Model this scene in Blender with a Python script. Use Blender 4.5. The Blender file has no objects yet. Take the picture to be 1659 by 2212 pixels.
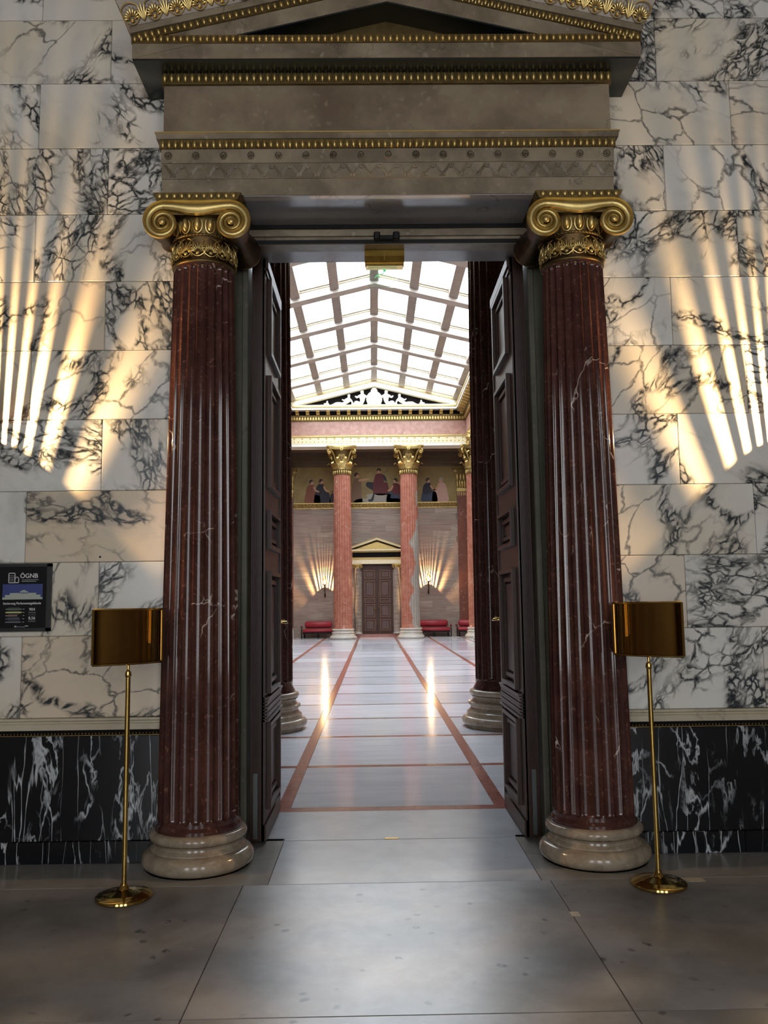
import bpy, bmesh, math, random
from mathutils import Vector, Matrix
random.seed(11)
PI = math.pi
scene = bpy.context.scene
COL = scene.collection

# ------------------------------------------------------------------ camera
W, H, FPX = 1659, 2212, 1814.0
PITCH, ROLL, YAW = math.atan(197 / 1814), 0.0132, 0.0135
cam = bpy.data.cameras.new('camera')
cam.sensor_fit = 'HORIZONTAL'; cam.sensor_width = 36.0; cam.lens = FPX * 36.0 / W
cam.clip_end = 200; cam.clip_start = 0.05
cam_o = bpy.data.objects.new('camera', cam); COL.objects.link(cam_o)
_F = Vector((math.sin(YAW) * math.cos(PITCH), math.cos(YAW) * math.cos(PITCH), math.sin(PITCH)))
_r = Vector((math.cos(YAW), -math.sin(YAW), 0)); _u = _r.cross(_F)
_R = _r * math.cos(ROLL) - _u * math.sin(ROLL); _U = _r * math.sin(ROLL) + _u * math.cos(ROLL)
_M = Matrix((_R, _U, -_F)).transposed().to_4x4(); _M.translation = Vector((-0.13, -5.51, 1.6))
cam_o.matrix_world = _M
scene.camera = cam_o

# ------------------------------------------------------------------ light levels and exposure
SKYLIGHT = 10.5          # radiance of the backlit laylight panes over the hall
WINDOW_FILL = 7.0            # fill daylight in the unseen anteroom windows behind the camera
SCONCE_NEAR = 190.0      # watts
SCONCE_FAR = 430.0
wd = bpy.data.worlds.new('world'); scene.world = wd; wd.use_nodes = True
wd.node_tree.nodes['Background'].inputs[0].default_value = (0.75, 0.82, 0.9, 1)
wd.node_tree.nodes['Background'].inputs[1].default_value = 0.35
scene.view_settings.view_transform = 'Standard'
scene.view_settings.look = 'None'
scene.view_settings.exposure = 0.0
scene.view_settings.gamma = 1.0
scene.view_settings.use_curve_mapping = False
scene.cycles.max_bounces = 6
scene.cycles.use_adaptive_sampling = True
scene.cycles.adaptive_threshold = 0.05
scene.cycles.diffuse_bounces = 4
scene.cycles.glossy_bounces = 3
scene.cycles.transmission_bounces = 6
scene.cycles.caustics_reflective = False
scene.cycles.caustics_refractive = False
scene.cycles.sample_clamp_indirect = 4.0
scene.cycles.use_denoising = True

# ------------------------------------------------------------------ materials
def lin(c):
    return tuple(((x / 255) / 12.92 if x / 255 <= 0.04045 else ((x / 255 + 0.055) / 1.055) ** 2.4) for x in c) + (1.0,)

class NT:
    def __init__(s, name):
        s.m = bpy.data.materials.new(name); s.m.use_nodes = True
        s.t = s.m.node_tree; s.n = s.t.nodes; s.b = s.n['Principled BSDF']
    def new(s, typ, **k):
        n = s.n.new(typ)
        for a, v in k.items(): setattr(n, a, v)
        return n
    def put(s, sock, v):
        if hasattr(v, 'links') or isinstance(v, bpy.types.NodeSocket): s.t.links.new(v, sock)
        else: sock.default_value = v
    def coord(s, rnd=True, scale=(1, 1, 1), rot=True):
        tc = s.new('ShaderNodeTexCoord').outputs['Object']
        if not rnd:
            mp = s.new('ShaderNodeMapping'); s.put(mp.inputs['Vector'], tc); mp.inputs['Scale'].default_value = scale
            return mp.outputs[0]
        oi = s.new('ShaderNodeObjectInfo').outputs['Random']
        cmb = s.math('MULTIPLY', oi, 91.7)
        va = s.new('ShaderNodeVectorMath', operation='ADD'); s.put(va.inputs[0], tc); s.put(va.inputs[1], cmb)
        out = va.outputs[0]
        if rot:
            vr = s.new('ShaderNodeVectorRotate', rotation_type='Y_AXIS'); s.put(vr.inputs['Vector'], out)
            s.put(vr.inputs['Angle'], s.math('MULTIPLY', oi, 37.0)); out = vr.outputs[0]
        mp = s.new('ShaderNodeMapping'); s.put(mp.inputs['Vector'], out); mp.inputs['Scale'].default_value = scale
        return mp.outputs[0]
    def math(s, op, a, b=0.0, clamp=False):
        n = s.new('ShaderNodeMath', operation=op, use_clamp=clamp); s.put(n.inputs[0], a); s.put(n.inputs[1], b); return n.outputs[0]
    def noise(s, v, scale, detail=4, rough=0.55, dist=0.0, col=False):
        n = s.new('ShaderNodeTexNoise'); s.put(n.inputs['Vector'], v)
        n.inputs['Scale'].default_value = scale; n.inputs['Detail'].default_value = detail
        n.inputs['Roughness'].default_value = rough; n.inputs['Distortion'].default_value = dist
        return n.outputs['Color' if col else 'Fac']
    def warp(s, v, scale, amt, detail=4):
        c = s.noise(v, scale, detail, col=True)
        a = s.new('ShaderNodeVectorMath', operation='SUBTRACT'); s.put(a.inputs[0], c); a.inputs[1].default_value = (.5, .5, .5)
        b = s.new('ShaderNodeVectorMath', operation='SCALE'); s.put(b.inputs[0], a.outputs[0]); b.inputs['Scale'].default_value = amt
        d = s.new('ShaderNodeVectorMath', operation='ADD'); s.put(d.inputs[0], v); s.put(d.inputs[1], b.outputs[0])
        return d.outputs[0]
    def voro(s, v, scale, feature='DISTANCE_TO_EDGE', out='Distance'):
        n = s.new('ShaderNodeTexVoronoi', feature=feature); s.put(n.inputs['Vector'], v); n.inputs['Scale'].default_value = scale
        return n.outputs[out]
    def ramp(s, v, a, b, smooth=True):
        n = s.new('ShaderNodeMapRange'); n.interpolation_type = 'SMOOTHSTEP' if smooth else 'LINEAR'
        s.put(n.inputs['Value'], v); n.inputs['From Min'].default_value = a; n.inputs['From Max'].default_value = b
        return n.outputs['Result']
    def mix(s, f, a, b, blend='MIX'):
        n = s.new('ShaderNodeMix', data_type='RGBA', blend_type=blend); n.clamp_factor = True
        s.put(n.inputs['Factor'], f); s.put(n.inputs[6], a); s.put(n.inputs[7], b); return n.outputs[2]
    def rnd(s): return s.new('ShaderNodeObjectInfo').outputs['Random']
    def bump(s, h, strength, dist=0.01):
        n = s.new('ShaderNodeBump'); n.inputs['Strength'].default_value = strength; n.inputs['Distance'].default_value = dist
        s.put(n.inputs['Height'], h); s.put(s.b.inputs['Normal'], n.outputs[0])
    def fin(s, col, rough=.3, metal=0.0, spec=.5, coat=0.0, emit=None, es=0.0):
        s.put(s.b.inputs['Base Color'], col); s.put(s.b.inputs['Roughness'], rough); s.put(s.b.inputs['Metallic'], metal)
        s.b.inputs['Specular IOR Level'].default_value = spec; s.b.inputs['Coat Weight'].default_value = coat
        s.b.inputs['Coat Roughness'].default_value = 0.08
        if emit is not None:
            s.b.inputs['Emission Color'].default_value = emit; s.b.inputs['Emission Strength'].default_value = es
        return s.m

def flat(name, rgb, rough=.5, metal=0.0, spec=.5, coat=0.0, emit=None, es=0.0):
    return NT(name).fin(lin(rgb), rough, metal, spec, coat, emit, es)

def m_white_marble(name='veined white marble', tint=1.0):
    n = NT(name); p = n.coord(scale=(1, 1, .62)); r = n.rnd()
    q = n.warp(p, 2.2, .34, 5); q2 = n.warp(q, 9.0, .05, 3)
    e1 = n.voro(q2, 12.0); e2 = n.voro(q2, 4.2); e3 = n.voro(n.warp(q, 5, .1, 3), 20.0)
    ra = n.math('FRACT', n.math('MULTIPLY', r, 13.7)); rb_ = n.math('FRACT', n.math('MULTIPLY', r, 29.3))
    m1 = n.ramp(n.math('ADD', n.noise(p, 2.1, 3, .6), n.math('MULTIPLY', n.math('SUBTRACT', ra, .66), .26)), .475, .58)
    m2 = n.ramp(n.math('ADD', n.noise(p, 1.3, 2), n.math('MULTIPLY', n.math('SUBTRACT', rb_, .6), .2)), .44, .62)
    v1 = n.math('MULTIPLY', n.ramp(e1, .15, .0), m1)
    v2 = n.math('MULTIPLY', n.ramp(e2, .045, .0), m2)
    v3 = n.math('MULTIPLY', n.math('MULTIPLY', n.ramp(e3, .22, .0), m1), n.ramp(n.noise(p, 4.0, 3), .47, .60))
    band = n.ramp(n.math('ABSOLUTE', n.math('SUBTRACT', n.noise(n.warp(p, 1.4, .35, 4), 1.25, 2), .5)), .038, .008)
    v4 = n.math('MULTIPLY', band, n.math('MAXIMUM', n.ramp(e3, .30, .02), .22))
    v = n.math('MAXIMUM', n.math('MAXIMUM', v1, n.math('MULTIPLY', v2, .8)), n.math('MAXIMUM', v3, v4))
    v = n.math('MULTIPLY', v, n.ramp(n.noise(q, 16, 4, .7), .20, .55))
    haze = n.math('MULTIPLY', n.ramp(n.noise(q, 3.4, 5, .6), .50, .78), .42)
    base = n.mix(n.ramp(n.noise(p, 1.1, 2), .35, .7), lin((226, 224, 217)), lin((220, 210, 190)))
    base = n.mix(n.math('MULTIPLY', n.ramp(r, .70, .97), .5), base, lin((216, 188, 148)))
    c = n.mix(haze, base, lin((150, 156, 156)))
    c = n.mix(v, c, lin((38, 44, 48)))
    return n.fin(c, .22, spec=.5)

def m_black_marble():
    n = NT('black marble with white veins'); p = n.coord(scale=(1.5, 1.5, .5), rot=False)
    q = n.warp(p, 2.4, .45, 5)
    a = n.noise(q, 2.0, 5, .55); d = n.math('ABSOLUTE', n.math('SUBTRACT', a, .5))
    e = n.voro(n.warp(p, 3, .3, 4), 3.6)
    v = n.math('MAXIMUM', n.math('MULTIPLY', n.ramp(d, .016, .0), n.ramp(n.noise(p, 3, 2), .42, .6)), n.math('MULTIPLY', n.ramp(e, .03, 0), n.ramp(n.noise(p, 2.1, 2), .5, .62)))
    cloud = n.math('MULTIPLY', n.ramp(n.noise(q, 7, 5, .7), .60, .75), n.ramp(n.noise(p, 2, 2), .52, .64))
    p3 = n.new('ShaderNodeMapping'); n.put(p3.inputs['Vector'], p); p3.inputs['Scale'].default_value = (2.6, 2.6, .8); p3.inputs['Rotation'].default_value = (0, .25, 0)
    e3 = n.voro(n.warp(p3.outputs[0], 1.6, .5, 4), 2.2)
    v = n.math('MAXIMUM', v, n.math('MULTIPLY', n.ramp(e3, .022, 0), n.ramp(n.noise(p, 2.6, 3), .42, .58)))
    c = n.mix(n.math('MULTIPLY', v, n.ramp(n.noise(q, 18, 3), .2, .5)), lin((14, 17, 21)), lin((190, 195, 198)))
    c = n.mix(n.math('MULTIPLY', cloud, .45), c, lin((150, 156, 160)))
    return n.fin(c, .18)

def m_red_marble(name, c0, c1, patches=0.0, rough=.14):
    n = NT(name); p = n.coord(rot=False); q = n.warp(p, 2.0, .3, 4)
    c = n.mix(n.ramp(n.noise(q, 5, 6, .65), .35, .66), lin(c0), lin(c1))
    c = n.mix(n.math('MULTIPLY', n.ramp(n.noise(q, 40, 3, .6), .60, .70), .35), c, lin((170, 120, 105)))
    if patches:
        sx = n.new('ShaderNodeSeparateXYZ'); n.put(sx.inputs[0], n.new('ShaderNodeTexCoord').outputs['Object'])
        bias = n.math('SUBTRACT', n.math('ADD', .06, n.math('MULTIPLY', sx.outputs[0], .85)), n.math('MULTIPLY', n.math('ABSOLUTE', n.math('SUBTRACT', sx.outputs[2], 2.7)), .07))
        fac = n.math('ADD', n.noise(n.warp(p, 1.2, .4, 4), .9, 3), n.math('MULTIPLY', bias, patches))
        c = n.mix(n.math('MULTIPLY', n.ramp(fac, .56, .60), .85), c, n.mix(n.noise(q, 6, 5), lin((132, 132, 122)), lin((166, 164, 154))))
    a = n.noise(n.warp(p, 1.5, .6, 4), 1.3, 3, .5); d = n.math('ABSOLUTE', n.math('SUBTRACT', a, .5))
    v = n.math('MULTIPLY', n.ramp(d, .006, .0), n.ramp(n.noise(p, 2.3, 3), .54, .64))
    e = n.voro(n.warp(p, 4, .25, 4), 2.3)
    v2 = n.math('MULTIPLY', n.ramp(e, .013, 0), n.ramp(n.noise(p, 3.2, 3), .59, .66))
    c = n.mix(n.math('MULTIPLY', n.math('MAXIMUM', v, v2), .85), c, lin((214, 196, 182)))
    return n.fin(c, rough, spec=.55)

def m_stone(name, c0, c1, fleck, scale=3.0, rough=.3, fl=.6, spec=.5, rnd=True):
    n = NT(name); p = n.coord(rnd=rnd, rot=False); q = n.warp(p, scale, .25, 4)
    c = n.mix(n.ramp(n.noise(q, scale, 6, .62), .32, .70), lin(c0), lin(c1))
    f = n.voro(n.warp(p, 9, .12, 3), 14, 'F1'); s = n.math('MULTIPLY', n.ramp(f, .30, .10), n.ramp(n.noise(p, 5, 3), .48, .58))
    c = n.mix(n.math('MULTIPLY', s, fl), c, lin(fleck))
    d = n.math('ABSOLUTE', n.math('SUBTRACT', n.noise(q, scale * .8, 4), .5))
    c = n.mix(n.math('MULTIPLY', n.math('MULTIPLY', n.ramp(d, .01, 0), n.ramp(n.noise(p, 2, 2), .5, .6)), .4), c, lin(tuple(x * .45 for x in c0)))
    return n.fin(c, rough, spec=spec)

def m_slab(name, c0, c1, rough, streak=(1, 1, 1), tint=.12, pits=False):
    n = NT(name); p = n.coord(scale=streak, rot=False); r = n.rnd()
    c = n.mix(n.ramp(n.noise(n.warp(p, 1.5, .3, 4), 2.2, 6, .62), .3, .7), lin(c0), lin(c1))
    hsv = n.new('ShaderNodeHueSaturation'); n.put(hsv.inputs['Color'], c)
    n.put(hsv.inputs['Value'], n.math('ADD', 1 - tint * .72, n.math('MULTIPLY', r, tint))); c = hsv.outputs[0]
    if pits:
        f = n.voro(n.warp(p, 6, .1, 3), 7.5, 'F1')
        s = n.math('MULTIPLY', n.ramp(f, .20, .10), n.ramp(n.noise(p, 2.4, 2), .43, .54))
        s = n.math('MULTIPLY', s, n.ramp(n.noise(p, 30, 3), .32, .52))
        c = n.mix(n.math('MULTIPLY', s, .85), c, lin((46, 44, 44)))
        rg = n.math('ADD', rough, n.math('MULTIPLY', n.noise(p, 5, 4), .10))
        n.put(n.b.inputs['Roughness'], rg)
        m = n.fin(c, rg, spec=.8); return m
    return n.fin(c, rough, spec=.4)

def m_block():
    n = NT('banded beige stone'); p = n.coord(scale=(.5, .5, 3.2), rot=False); r = n.rnd()
    c = n.mix(r, lin((154, 132, 120)), lin((162, 152, 136)))
    c = n.mix(n.ramp(n.noise(n.warp(p, 1.5, .4, 3), 3.0, 5), .35, .68), c, lin((132, 113, 102)))
    hsv = n.new('ShaderNodeHueSaturation'); n.put(hsv.inputs['Color'], c)
    n.put(hsv.inputs['Value'], n.math('ADD', .86, n.math('MULTIPLY', n.math('FRACT', n.math('MULTIPLY', r, 7.3)), .26)))
    return n.fin(hsv.outputs[0], .35)

def m_wood(name, c0, c1, rough=.3):
    n = NT(name); p = n.coord(scale=(9, 9, .7), rot=False)
    c = n.mix(n.ramp(n.noise(p, 3.5, 6, .6, .6), .3, .7), lin(c0), lin(c1))
    return n.fin(c, rough, spec=.4)

def m_gold(name, c0, c1, rough=.32, metal=1.0):
    n = NT(name); p = n.coord(rot=False)
    c = n.mix(n.ramp(n.noise(p, 14, 5, .6), .3, .7), lin(c0), lin(c1))
    rg = n.math('ADD', rough * .8, n.math('MULTIPLY', n.noise(p, 22, 3), rough * .4))
    return n.fin(c, rg, metal)

MT = {}
MT['marble'] = m_white_marble()
MT['black_marble'] = m_black_marble()
MT['red_portal'] = m_red_marble('dark red veined marble', (66, 39, 34), (86, 54, 47), 0, .10)
MT['red_hall'] = m_red_marble('rose red veined marble', (152, 93, 74), (170, 113, 94), 0, .22)
MT['red_hall2'] = m_red_marble('rose red marble with grey patches', (152, 93, 74), (170, 113, 94), 1.0, .22)
MT['red_plain'] = m_red_marble('red brown marble', (104, 62, 50), (118, 74, 60), 0, .3)
MT['red_hall_shaded'] = m_red_marble('shaded red hall marble', (54, 30, 25), (68, 39, 33))  # hall column red darkened: shade of the near pair put into the colour
MT['red_inlay'] = m_stone('red inlay stone', (142, 84, 72), (160, 104, 90), (176, 130, 116), 4, .16, .3)
MT['grey_inlay'] = m_stone('grey brown inlay stone', (116, 104, 102), (136, 124, 122), (150, 140, 138), 4, .16, .3)
MT['pink_frieze'] = m_red_marble('pink veined marble', (168, 124, 110), (186, 146, 130), 0, .3)
MT['stone'] = m_stone('brown grey limestone', (112, 98, 80), (158, 144, 121), (200, 188, 168), 2.6, .34, .32)
MT['stone_frieze'] = m_stone('reddish brown limestone', (112, 94, 76), (156, 140, 116), (190, 175, 150), 2.0, .34, .25)
MT['stone_polished'] = m_stone('polished grey limestone', (150, 146, 144), (168, 164, 162), (186, 182, 178), 1.8, .12, .3)
MT['jamb'] = m_stone('greenish grey limestone', (92, 92, 80), (112, 110, 96), (150, 146, 130), 2.2, .28, .3)
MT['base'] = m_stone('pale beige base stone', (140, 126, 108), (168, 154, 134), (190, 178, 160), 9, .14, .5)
MT['base_hall'] = m_stone('off white base stone', (178, 172, 158), (198, 192, 180), (216, 212, 204), 4, .3, .3)
MT['trim_stone'] = m_stone('pale moulding stone', (176, 164, 140), (196, 186, 162), (206, 196, 176), 3, .35, .2)
MT['soffit'] = flat('black green soffit marble', (30, 38, 38), .3)  # soffits near black in the colour itself
MT['gold'] = m_gold('gilding', (200, 172, 106), (214, 190, 124), .38, .82)
MT['gold_dark'] = m_gold('worn dark gilding', (104, 86, 52), (128, 108, 68), .45, .9)  # darker tone of the gilding, for contrast behind bright ornament
MT['brass'] = m_gold('polished brass', (190, 158, 88), (202, 172, 102), .12)
MT['brass_plate'] = m_gold('mirror polished brass', (142, 108, 56), (150, 116, 64), .03)
MT['brass_dark'] = m_gold('tarnished brass', (150, 118, 52), (176, 142, 70), .24)
MT['bronze'] = m_gold('dark bronze', (70, 54, 36), (92, 72, 48), .4)
MT['floor_ante'] = m_slab('grey limestone slab', (112, 109, 105), (148, 146, 144), .27, (1, 1, 1), .10, True)
MT['floor_border'] = m_slab('light grey limestone slab', (132, 130, 126), (150, 148, 144), .20, (1, 1, 1), .08)
MT['floor_hall'] = m_slab('pale grey marble slab', (212, 214, 222), (228, 230, 236), .11, (.5, 2.5, 1), .34)
MT['threshold_daylit'] = m_slab('daylit threshold stone', (168, 171, 176), (184, 187, 192), .2, (1, 1, 1), .06)  # border stone made paler: doorway daylight put into the colour
MT['joint'] = flat('dark joint', (44, 41, 38), .8)
MT['wood'] = m_wood('dark varnished wood', (50, 32, 25), (66, 43, 34), .42)
MT['wood_far'] = m_wood('brown varnished wood', (62, 42, 34), (76, 52, 42), .4)
MT['wood_mould'] = m_wood('light moulding wood', (104, 76, 60), (120, 90, 72), .35)
MT['wood_panel'] = m_wood('inner panel wood', (88, 68, 62), (98, 78, 71), .3)
MT['block'] = m_block()
MT['white'] = m_stone('white stucco', (236, 230, 214), (244, 240, 228), (248, 246, 238), 3, .5, .2)
MT['cream'] = m_stone('cream stucco', (232, 218, 176), (240, 228, 190), (226, 206, 150), 4, .45, .3)
MT['roofbeam'] = m_stone('pale beam stone', (150, 138, 128), (160, 149, 139), (170, 160, 150), 3, .5, .2)
MT['beam'] = m_stone('light beam stone', (176, 166, 156), (186, 177, 167), (196, 187, 178), 3, .5, .2)
MT['black'] = flat('black ground', (16, 13, 13), .8, 0, .15)
MT['black_metal'] = flat('black metal', (24, 22, 22), .35, .4)
MT['aisle'] = m_stone('dark brown coffered wood', (92, 76, 62), (104, 88, 72), (116, 98, 80), 3, .45, .2)
MT['statue'] = flat('white marble sculpture', (238, 236, 230), .5)
MT['red_leather'] = flat('crimson upholstery', (150, 38, 50), .5)
MT['plaster'] = flat('grey brown panelled plaster', (120, 108, 94), .7)
MT['steel'] = flat('grey steel plate', (96, 100, 98), .38, .7)
MT['mortar'] = flat('pale mortar', (120, 112, 100), .8)
def m_sky():
    n = NT('backlit skylight glass'); return n.fin((.9, .93, .95, 1), .3, emit=(.82, .905, 1, 1), es=SKYLIGHT)
MT['skyglass'] = m_sky()
MT['winglass'] = NT('daylit window glass').fin((.9, .92, .95, 1), .2, emit=(.93, .96, 1, 1), es=WINDOW_FILL)
MT['bulb'] = NT('glowing bulb').fin((1, .9, .7, 1), .3, emit=(1, .72, .36, 1), es=60); MT['bulb'].cycles.emission_sampling = 'NONE'
def m_glass():
    n = NT('greenish clear glass'); n.fin((.82, .95, .9, 1), .03); n.b.inputs['Transmission Weight'].default_value = 1.0
    n.b.inputs['IOR'].default_value = 1.2; return n.m
MT['glass'] = m_glass()

# ------------------------------------------------------------------ mesh helpers
class MB:
    def __init__(s): s.v = []; s.f = []
    def add(s, vs, fs):
        o = len(s.v); s.v += [tuple(p) for p in vs]; s.f += [tuple(i + o for i in q) for q in fs]; return s
    def box(s, x0, x1, y0, y1, z0, z1):
        return s.add([(x0, y0, z0), (x1, y0, z0), (x1, y1, z0), (x0, y1, z0), (x0, y0, z1), (x1, y0, z1), (x1, y1, z1), (x0, y1, z1)],
                     [(0, 3, 2, 1), (4, 5, 6, 7), (0, 1, 5, 4), (1, 2, 6, 5), (2, 3, 7, 6), (3, 0, 4, 7)])
    def cbox(s, x0, x1, y0, y1, z0, z1, c):
        vs = []
        for x, sx in ((x0, 1), (x1, -1)):
            for y, sy in ((y0, 1), (y1, -1)):
                for z, sz in ((z0, 1), (z1, -1)):
                    vs += [(x, y + sy * c, z + sz * c), (x + sx * c, y, z + sz * c), (x + sx * c, y + sy * c, z)]
        bm = bmesh.new()
        for p in vs: bm.verts.new(p)
        r = bmesh.ops.convex_hull(bm, input=bm.verts[:]); bm.verts.index_update()
        out = ([v.co[:] for v in bm.verts], [tuple(v.index for v in f.verts) for f in bm.faces]); bm.free()
        return s.add(*out)
    def prism(s, poly, axis, a, b):
        n = len(poly); P = {'x': lambda p, t: (t, p[0], p[1]), 'y': lambda p, t: (p[0], t, p[1]), 'z': lambda p, t: (p[0], p[1], t)}[axis]
        vs = [P(p, a) for p in poly] + [P(p, b) for p in poly]
        fs = [tuple(range(n - 1, -1, -1)), tuple(range(n, 2 * n))] + [(i, (i + 1) % n, n + (i + 1) % n, n + i) for i in range(n)]
        return s.add(vs, fs)
    def grid(s, P, cu=False, cv=False):
        nu, nv = len(P), len(P[0]); vs = [p for row in P for p in row]; fs = []
        for i in range(nu if cu else nu - 1):
            for j in range(nv if cv else nv - 1):
                fs.append((i * nv + j, ((i + 1) % nu) * nv + j, ((i + 1) % nu) * nv + (j + 1) % nv, i * nv + (j + 1) % nv))
        return s.add(vs, fs)
    def lathe(s, prof, n=32, cx=0, cy=0, a0=0, a1=2 * PI):
        full = abs(a1 - a0 - 2 * PI) < 1e-6; m = n if full else n + 1
        return s.grid([[(cx + r * math.cos(a0 + (a1 - a0) * i / n), cy + r * math.sin(a0 + (a1 - a0) * i / n), z) for r, z in prof] for i in range(m)], cu=full)
    def tube(s, path, r, n=8, cap=True):
        pts = [Vector(p) for p in path]; R = r if isinstance(r, (list, tuple)) else [r] * len(pts); rows = []; prev = None
        for i, p in enumerate(pts):
            t = (pts[min(i + 1, len(pts) - 1)] - pts[max(i - 1, 0)]).normalized()
            a = prev if prev is not None else (Vector((0, 0, 1)) if abs(t.z) < .9 else Vector((1, 0, 0)))
            u = (a - t * a.dot(t)).normalized(); w = t.cross(u); prev = u
            rows.append([tuple(p + (u * math.cos(2 * PI * k / n) + w * math.sin(2 * PI * k / n)) * R[i]) for k in range(n)])
        o = len(s.v); s.grid(rows, cv=True)
        if cap:
            s.f.append(tuple(o + k for k in range(n))); e = o + (len(pts) - 1) * n; s.f.append(tuple(e + k for k in range(n)))
        return s
    def ell(s, c, r, nu=10, nv=6, M=None):
        rows = []
        for i in range(nu):
            a = 2 * PI * i / nu; row = []
            for j in range(nv + 1):
                b = -PI / 2 + PI * j / nv; cb = max(math.cos(b), .02)
                p = Vector((r[0] * math.cos(a) * cb, r[1] * math.sin(a) * cb, r[2] * math.sin(b)))
                if M is not None: p = M @ p
                row.append((c[0] + p.x, c[1] + p.y, c[2] + p.z))
            rows.append(row)
        return s.grid(rows, cu=True)
    def merge(s, o, M): return s.add([tuple(M @ Vector(p)) for p in o.v], o.f)
    def mesh(s, name, mat, smooth=None):
        me = bpy.data.meshes.new(name); me.from_pydata(s.v, [], s.f)
        bm = bmesh.new(); bm.from_mesh(me); bmesh.ops.recalc_face_normals(bm, faces=bm.faces); bm.to_mesh(me); bm.free()
        for m in (mat if isinstance(mat, (list, tuple)) else [mat]): me.materials.append(MT[m] if isinstance(m, str) else m)
        if smooth:
            for p in me.polygons: p.use_smooth = True
            me.set_sharp_from_angle(angle=math.radians(smooth))
        return me
    def build(s, name, mat, parent=None, smooth=None, loc=(0, 0, 0), rot=(0, 0, 0)):
        return place(name, s.mesh(name, mat, smooth), parent, loc, rot)

def place(name, me, parent=None, loc=(0, 0, 0), rot=(0, 0, 0), scale=(1, 1, 1)):
    o = bpy.data.objects.new(name, me); COL.objects.link(o); o.location = loc; o.rotation_euler = rot; o.scale = scale
    if parent is not None: o.parent = parent
    return o
def tag(o, label, cat=None, group=None, kind=None):
    o['label'] = label
    if cat: o['category'] = cat
    if group: o['group'] = group
    if kind: o['kind'] = kind
    return o
def thing(name, label, cat, loc=(0, 0, 0), rz=0, group=None):
    o = bpy.data.objects.new(name, None); COL.objects.link(o); o.location = loc; o.rotation_euler = (0, 0, rz); o.empty_display_size = .2
    return tag(o, label, cat, group)
def struct(name, mb, mat, label, smooth=None):
    o = mb.build(name, mat, None, smooth); o['kind'] = 'structure'; o['label'] = label; return o
def copy_tree(o, parent=None):
    c = o.copy(); COL.objects.link(c); c.parent = parent
    for ch in [k for k in o.children]: copy_tree(ch, c)
    return c
def rotz(a): return Matrix.Rotation(a, 4, 'Z')

def egg_row(mb, p0, p1, n, w, h, d, dart=True):
    """row of eggs from p0 to p1 facing -Y"""
    p0, p1 = Vector(p0), Vector(p1); dr = (p1 - p0) / n; ang = math.atan2(dr.z, dr.x); M = Matrix.Rotation(-ang, 3, 'Y')
    for i in range(n):
        c = p0 + dr * (i + .5)
        mb.ell(c, (w, d, h), 8, 4, M)
        if dart and i < n - 1:
            q = c + dr * .5; a = M @ Vector((w * .22, 0, 0)); b = M @ Vector((0, 0, h))
            mb.add([q - a + b, q + a + b, q - b * 1.0, q + b * .2 + Vector((0, -d * .8, 0))], [(0, 1, 3), (1, 2, 3), (2, 0, 3)])
    return mb

def palmette(h, d):
    """fan palmette with a loop round it, base at origin, facing -Y"""
    mb = MB()
    for k in range(-4, 5):
        a = k * .34; L = h * (.62 - .035 * abs(k)); M = Matrix.Rotation(a, 3, 'Y')
        c = M @ Vector((0, 0, L * .62)); mb.ell((c.x, -d * .4, c.z + h * .18), (h * .055, d * .6, L * .40), 6, 4, M)
    mb.ell((0, -d * .5, h * .14), (h * .12, d * .7, h * .10), 8, 4)
    lp = [(h * .46 * math.sin(t) * (1 - .15 * math.cos(t)), -d * .5, h * .46 - h * .50 * math.cos(t)) for t in [PI * 2 * i / 18 for i in range(19)]]
    mb.tube(lp, h * .03, 5, False)
    return mb
def lotus(h, d):
    mb = MB()
    for k, L in ((-2, .7), (-1, .9), (0, 1), (1, .9), (2, .7)):
        M = Matrix.Rotation(k * .24, 3, 'Y'); c = M @ Vector((0, 0, h * L * .5)); mb.ell((c.x, -d * .4, c.z), (h * .055, d * .5, h * L * .48), 6, 4, M)
    return mb

def fluted_shaft(r0, r1, z0, z1, nf=24, fz0=None, fz1=None, depth=.016, per=8, foot=.012, entasis=.0):
    fz0 = z0 + .06 if fz0 is None else fz0; fz1 = z1 - .03 if fz1 is None else fz1
    w = PI * (r0 + r1) / 2 / nf * .8
    zs = [z0, z0 + .02, (z0 + .02 + fz0) / 2, fz0] + [fz0 + w * (1 - math.cos(PI / 2 * k / 6)) for k in range(1, 7)]
    L = fz1 - fz0
    zs += [fz0 + w + (L - 2 * w) * k / 8 for k in range(1, 8)]
    zs += [fz1 - w * (1 - math.cos(PI / 2 * k / 6)) for k in range(6, 0, -1)] + [fz1, (fz1 + z1) / 2, z1]
    zs = sorted(set(round(z, 5) for z in zs)); rows = []
    for i in range(nf * per):
        u = ((i % per) + .5) / per * 2 - 1 if False else (i % per) / per * 2 - 1
        a = 2 * PI * i / (nf * per); row = []
        for z in zs:
            t = (z - z0) / (z1 - z0); r = r0 + (r1 - r0) * t + entasis * math.sin(PI * t)
            if z <= z0 + .021: r += foot
            dd = min(z - fz0, fz1 - z); a_ = 0
            if dd > 0: a_ = math.sqrt(max(0, 1 - max(0, 1 - dd / w) ** 2))
            hw = .84 * a_
            if hw > .01 and abs(u) < hw: r -= depth * a_ * math.sqrt(1 - (u / hw) ** 2)
            row.append((r * math.cos(a), r * math.sin(a), z))
        rows.append(row)
    return MB().grid(rows, cu=True)

def torus_prof(r, z, b, n=6, a0=-90, a1=90):
    return [(r + b * math.cos(math.radians(a0 + (a1 - a0) * i / n)), z + b * math.sin(math.radians(a0 + (a1 - a0) * i / n))) for i in range(n + 1)]

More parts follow.
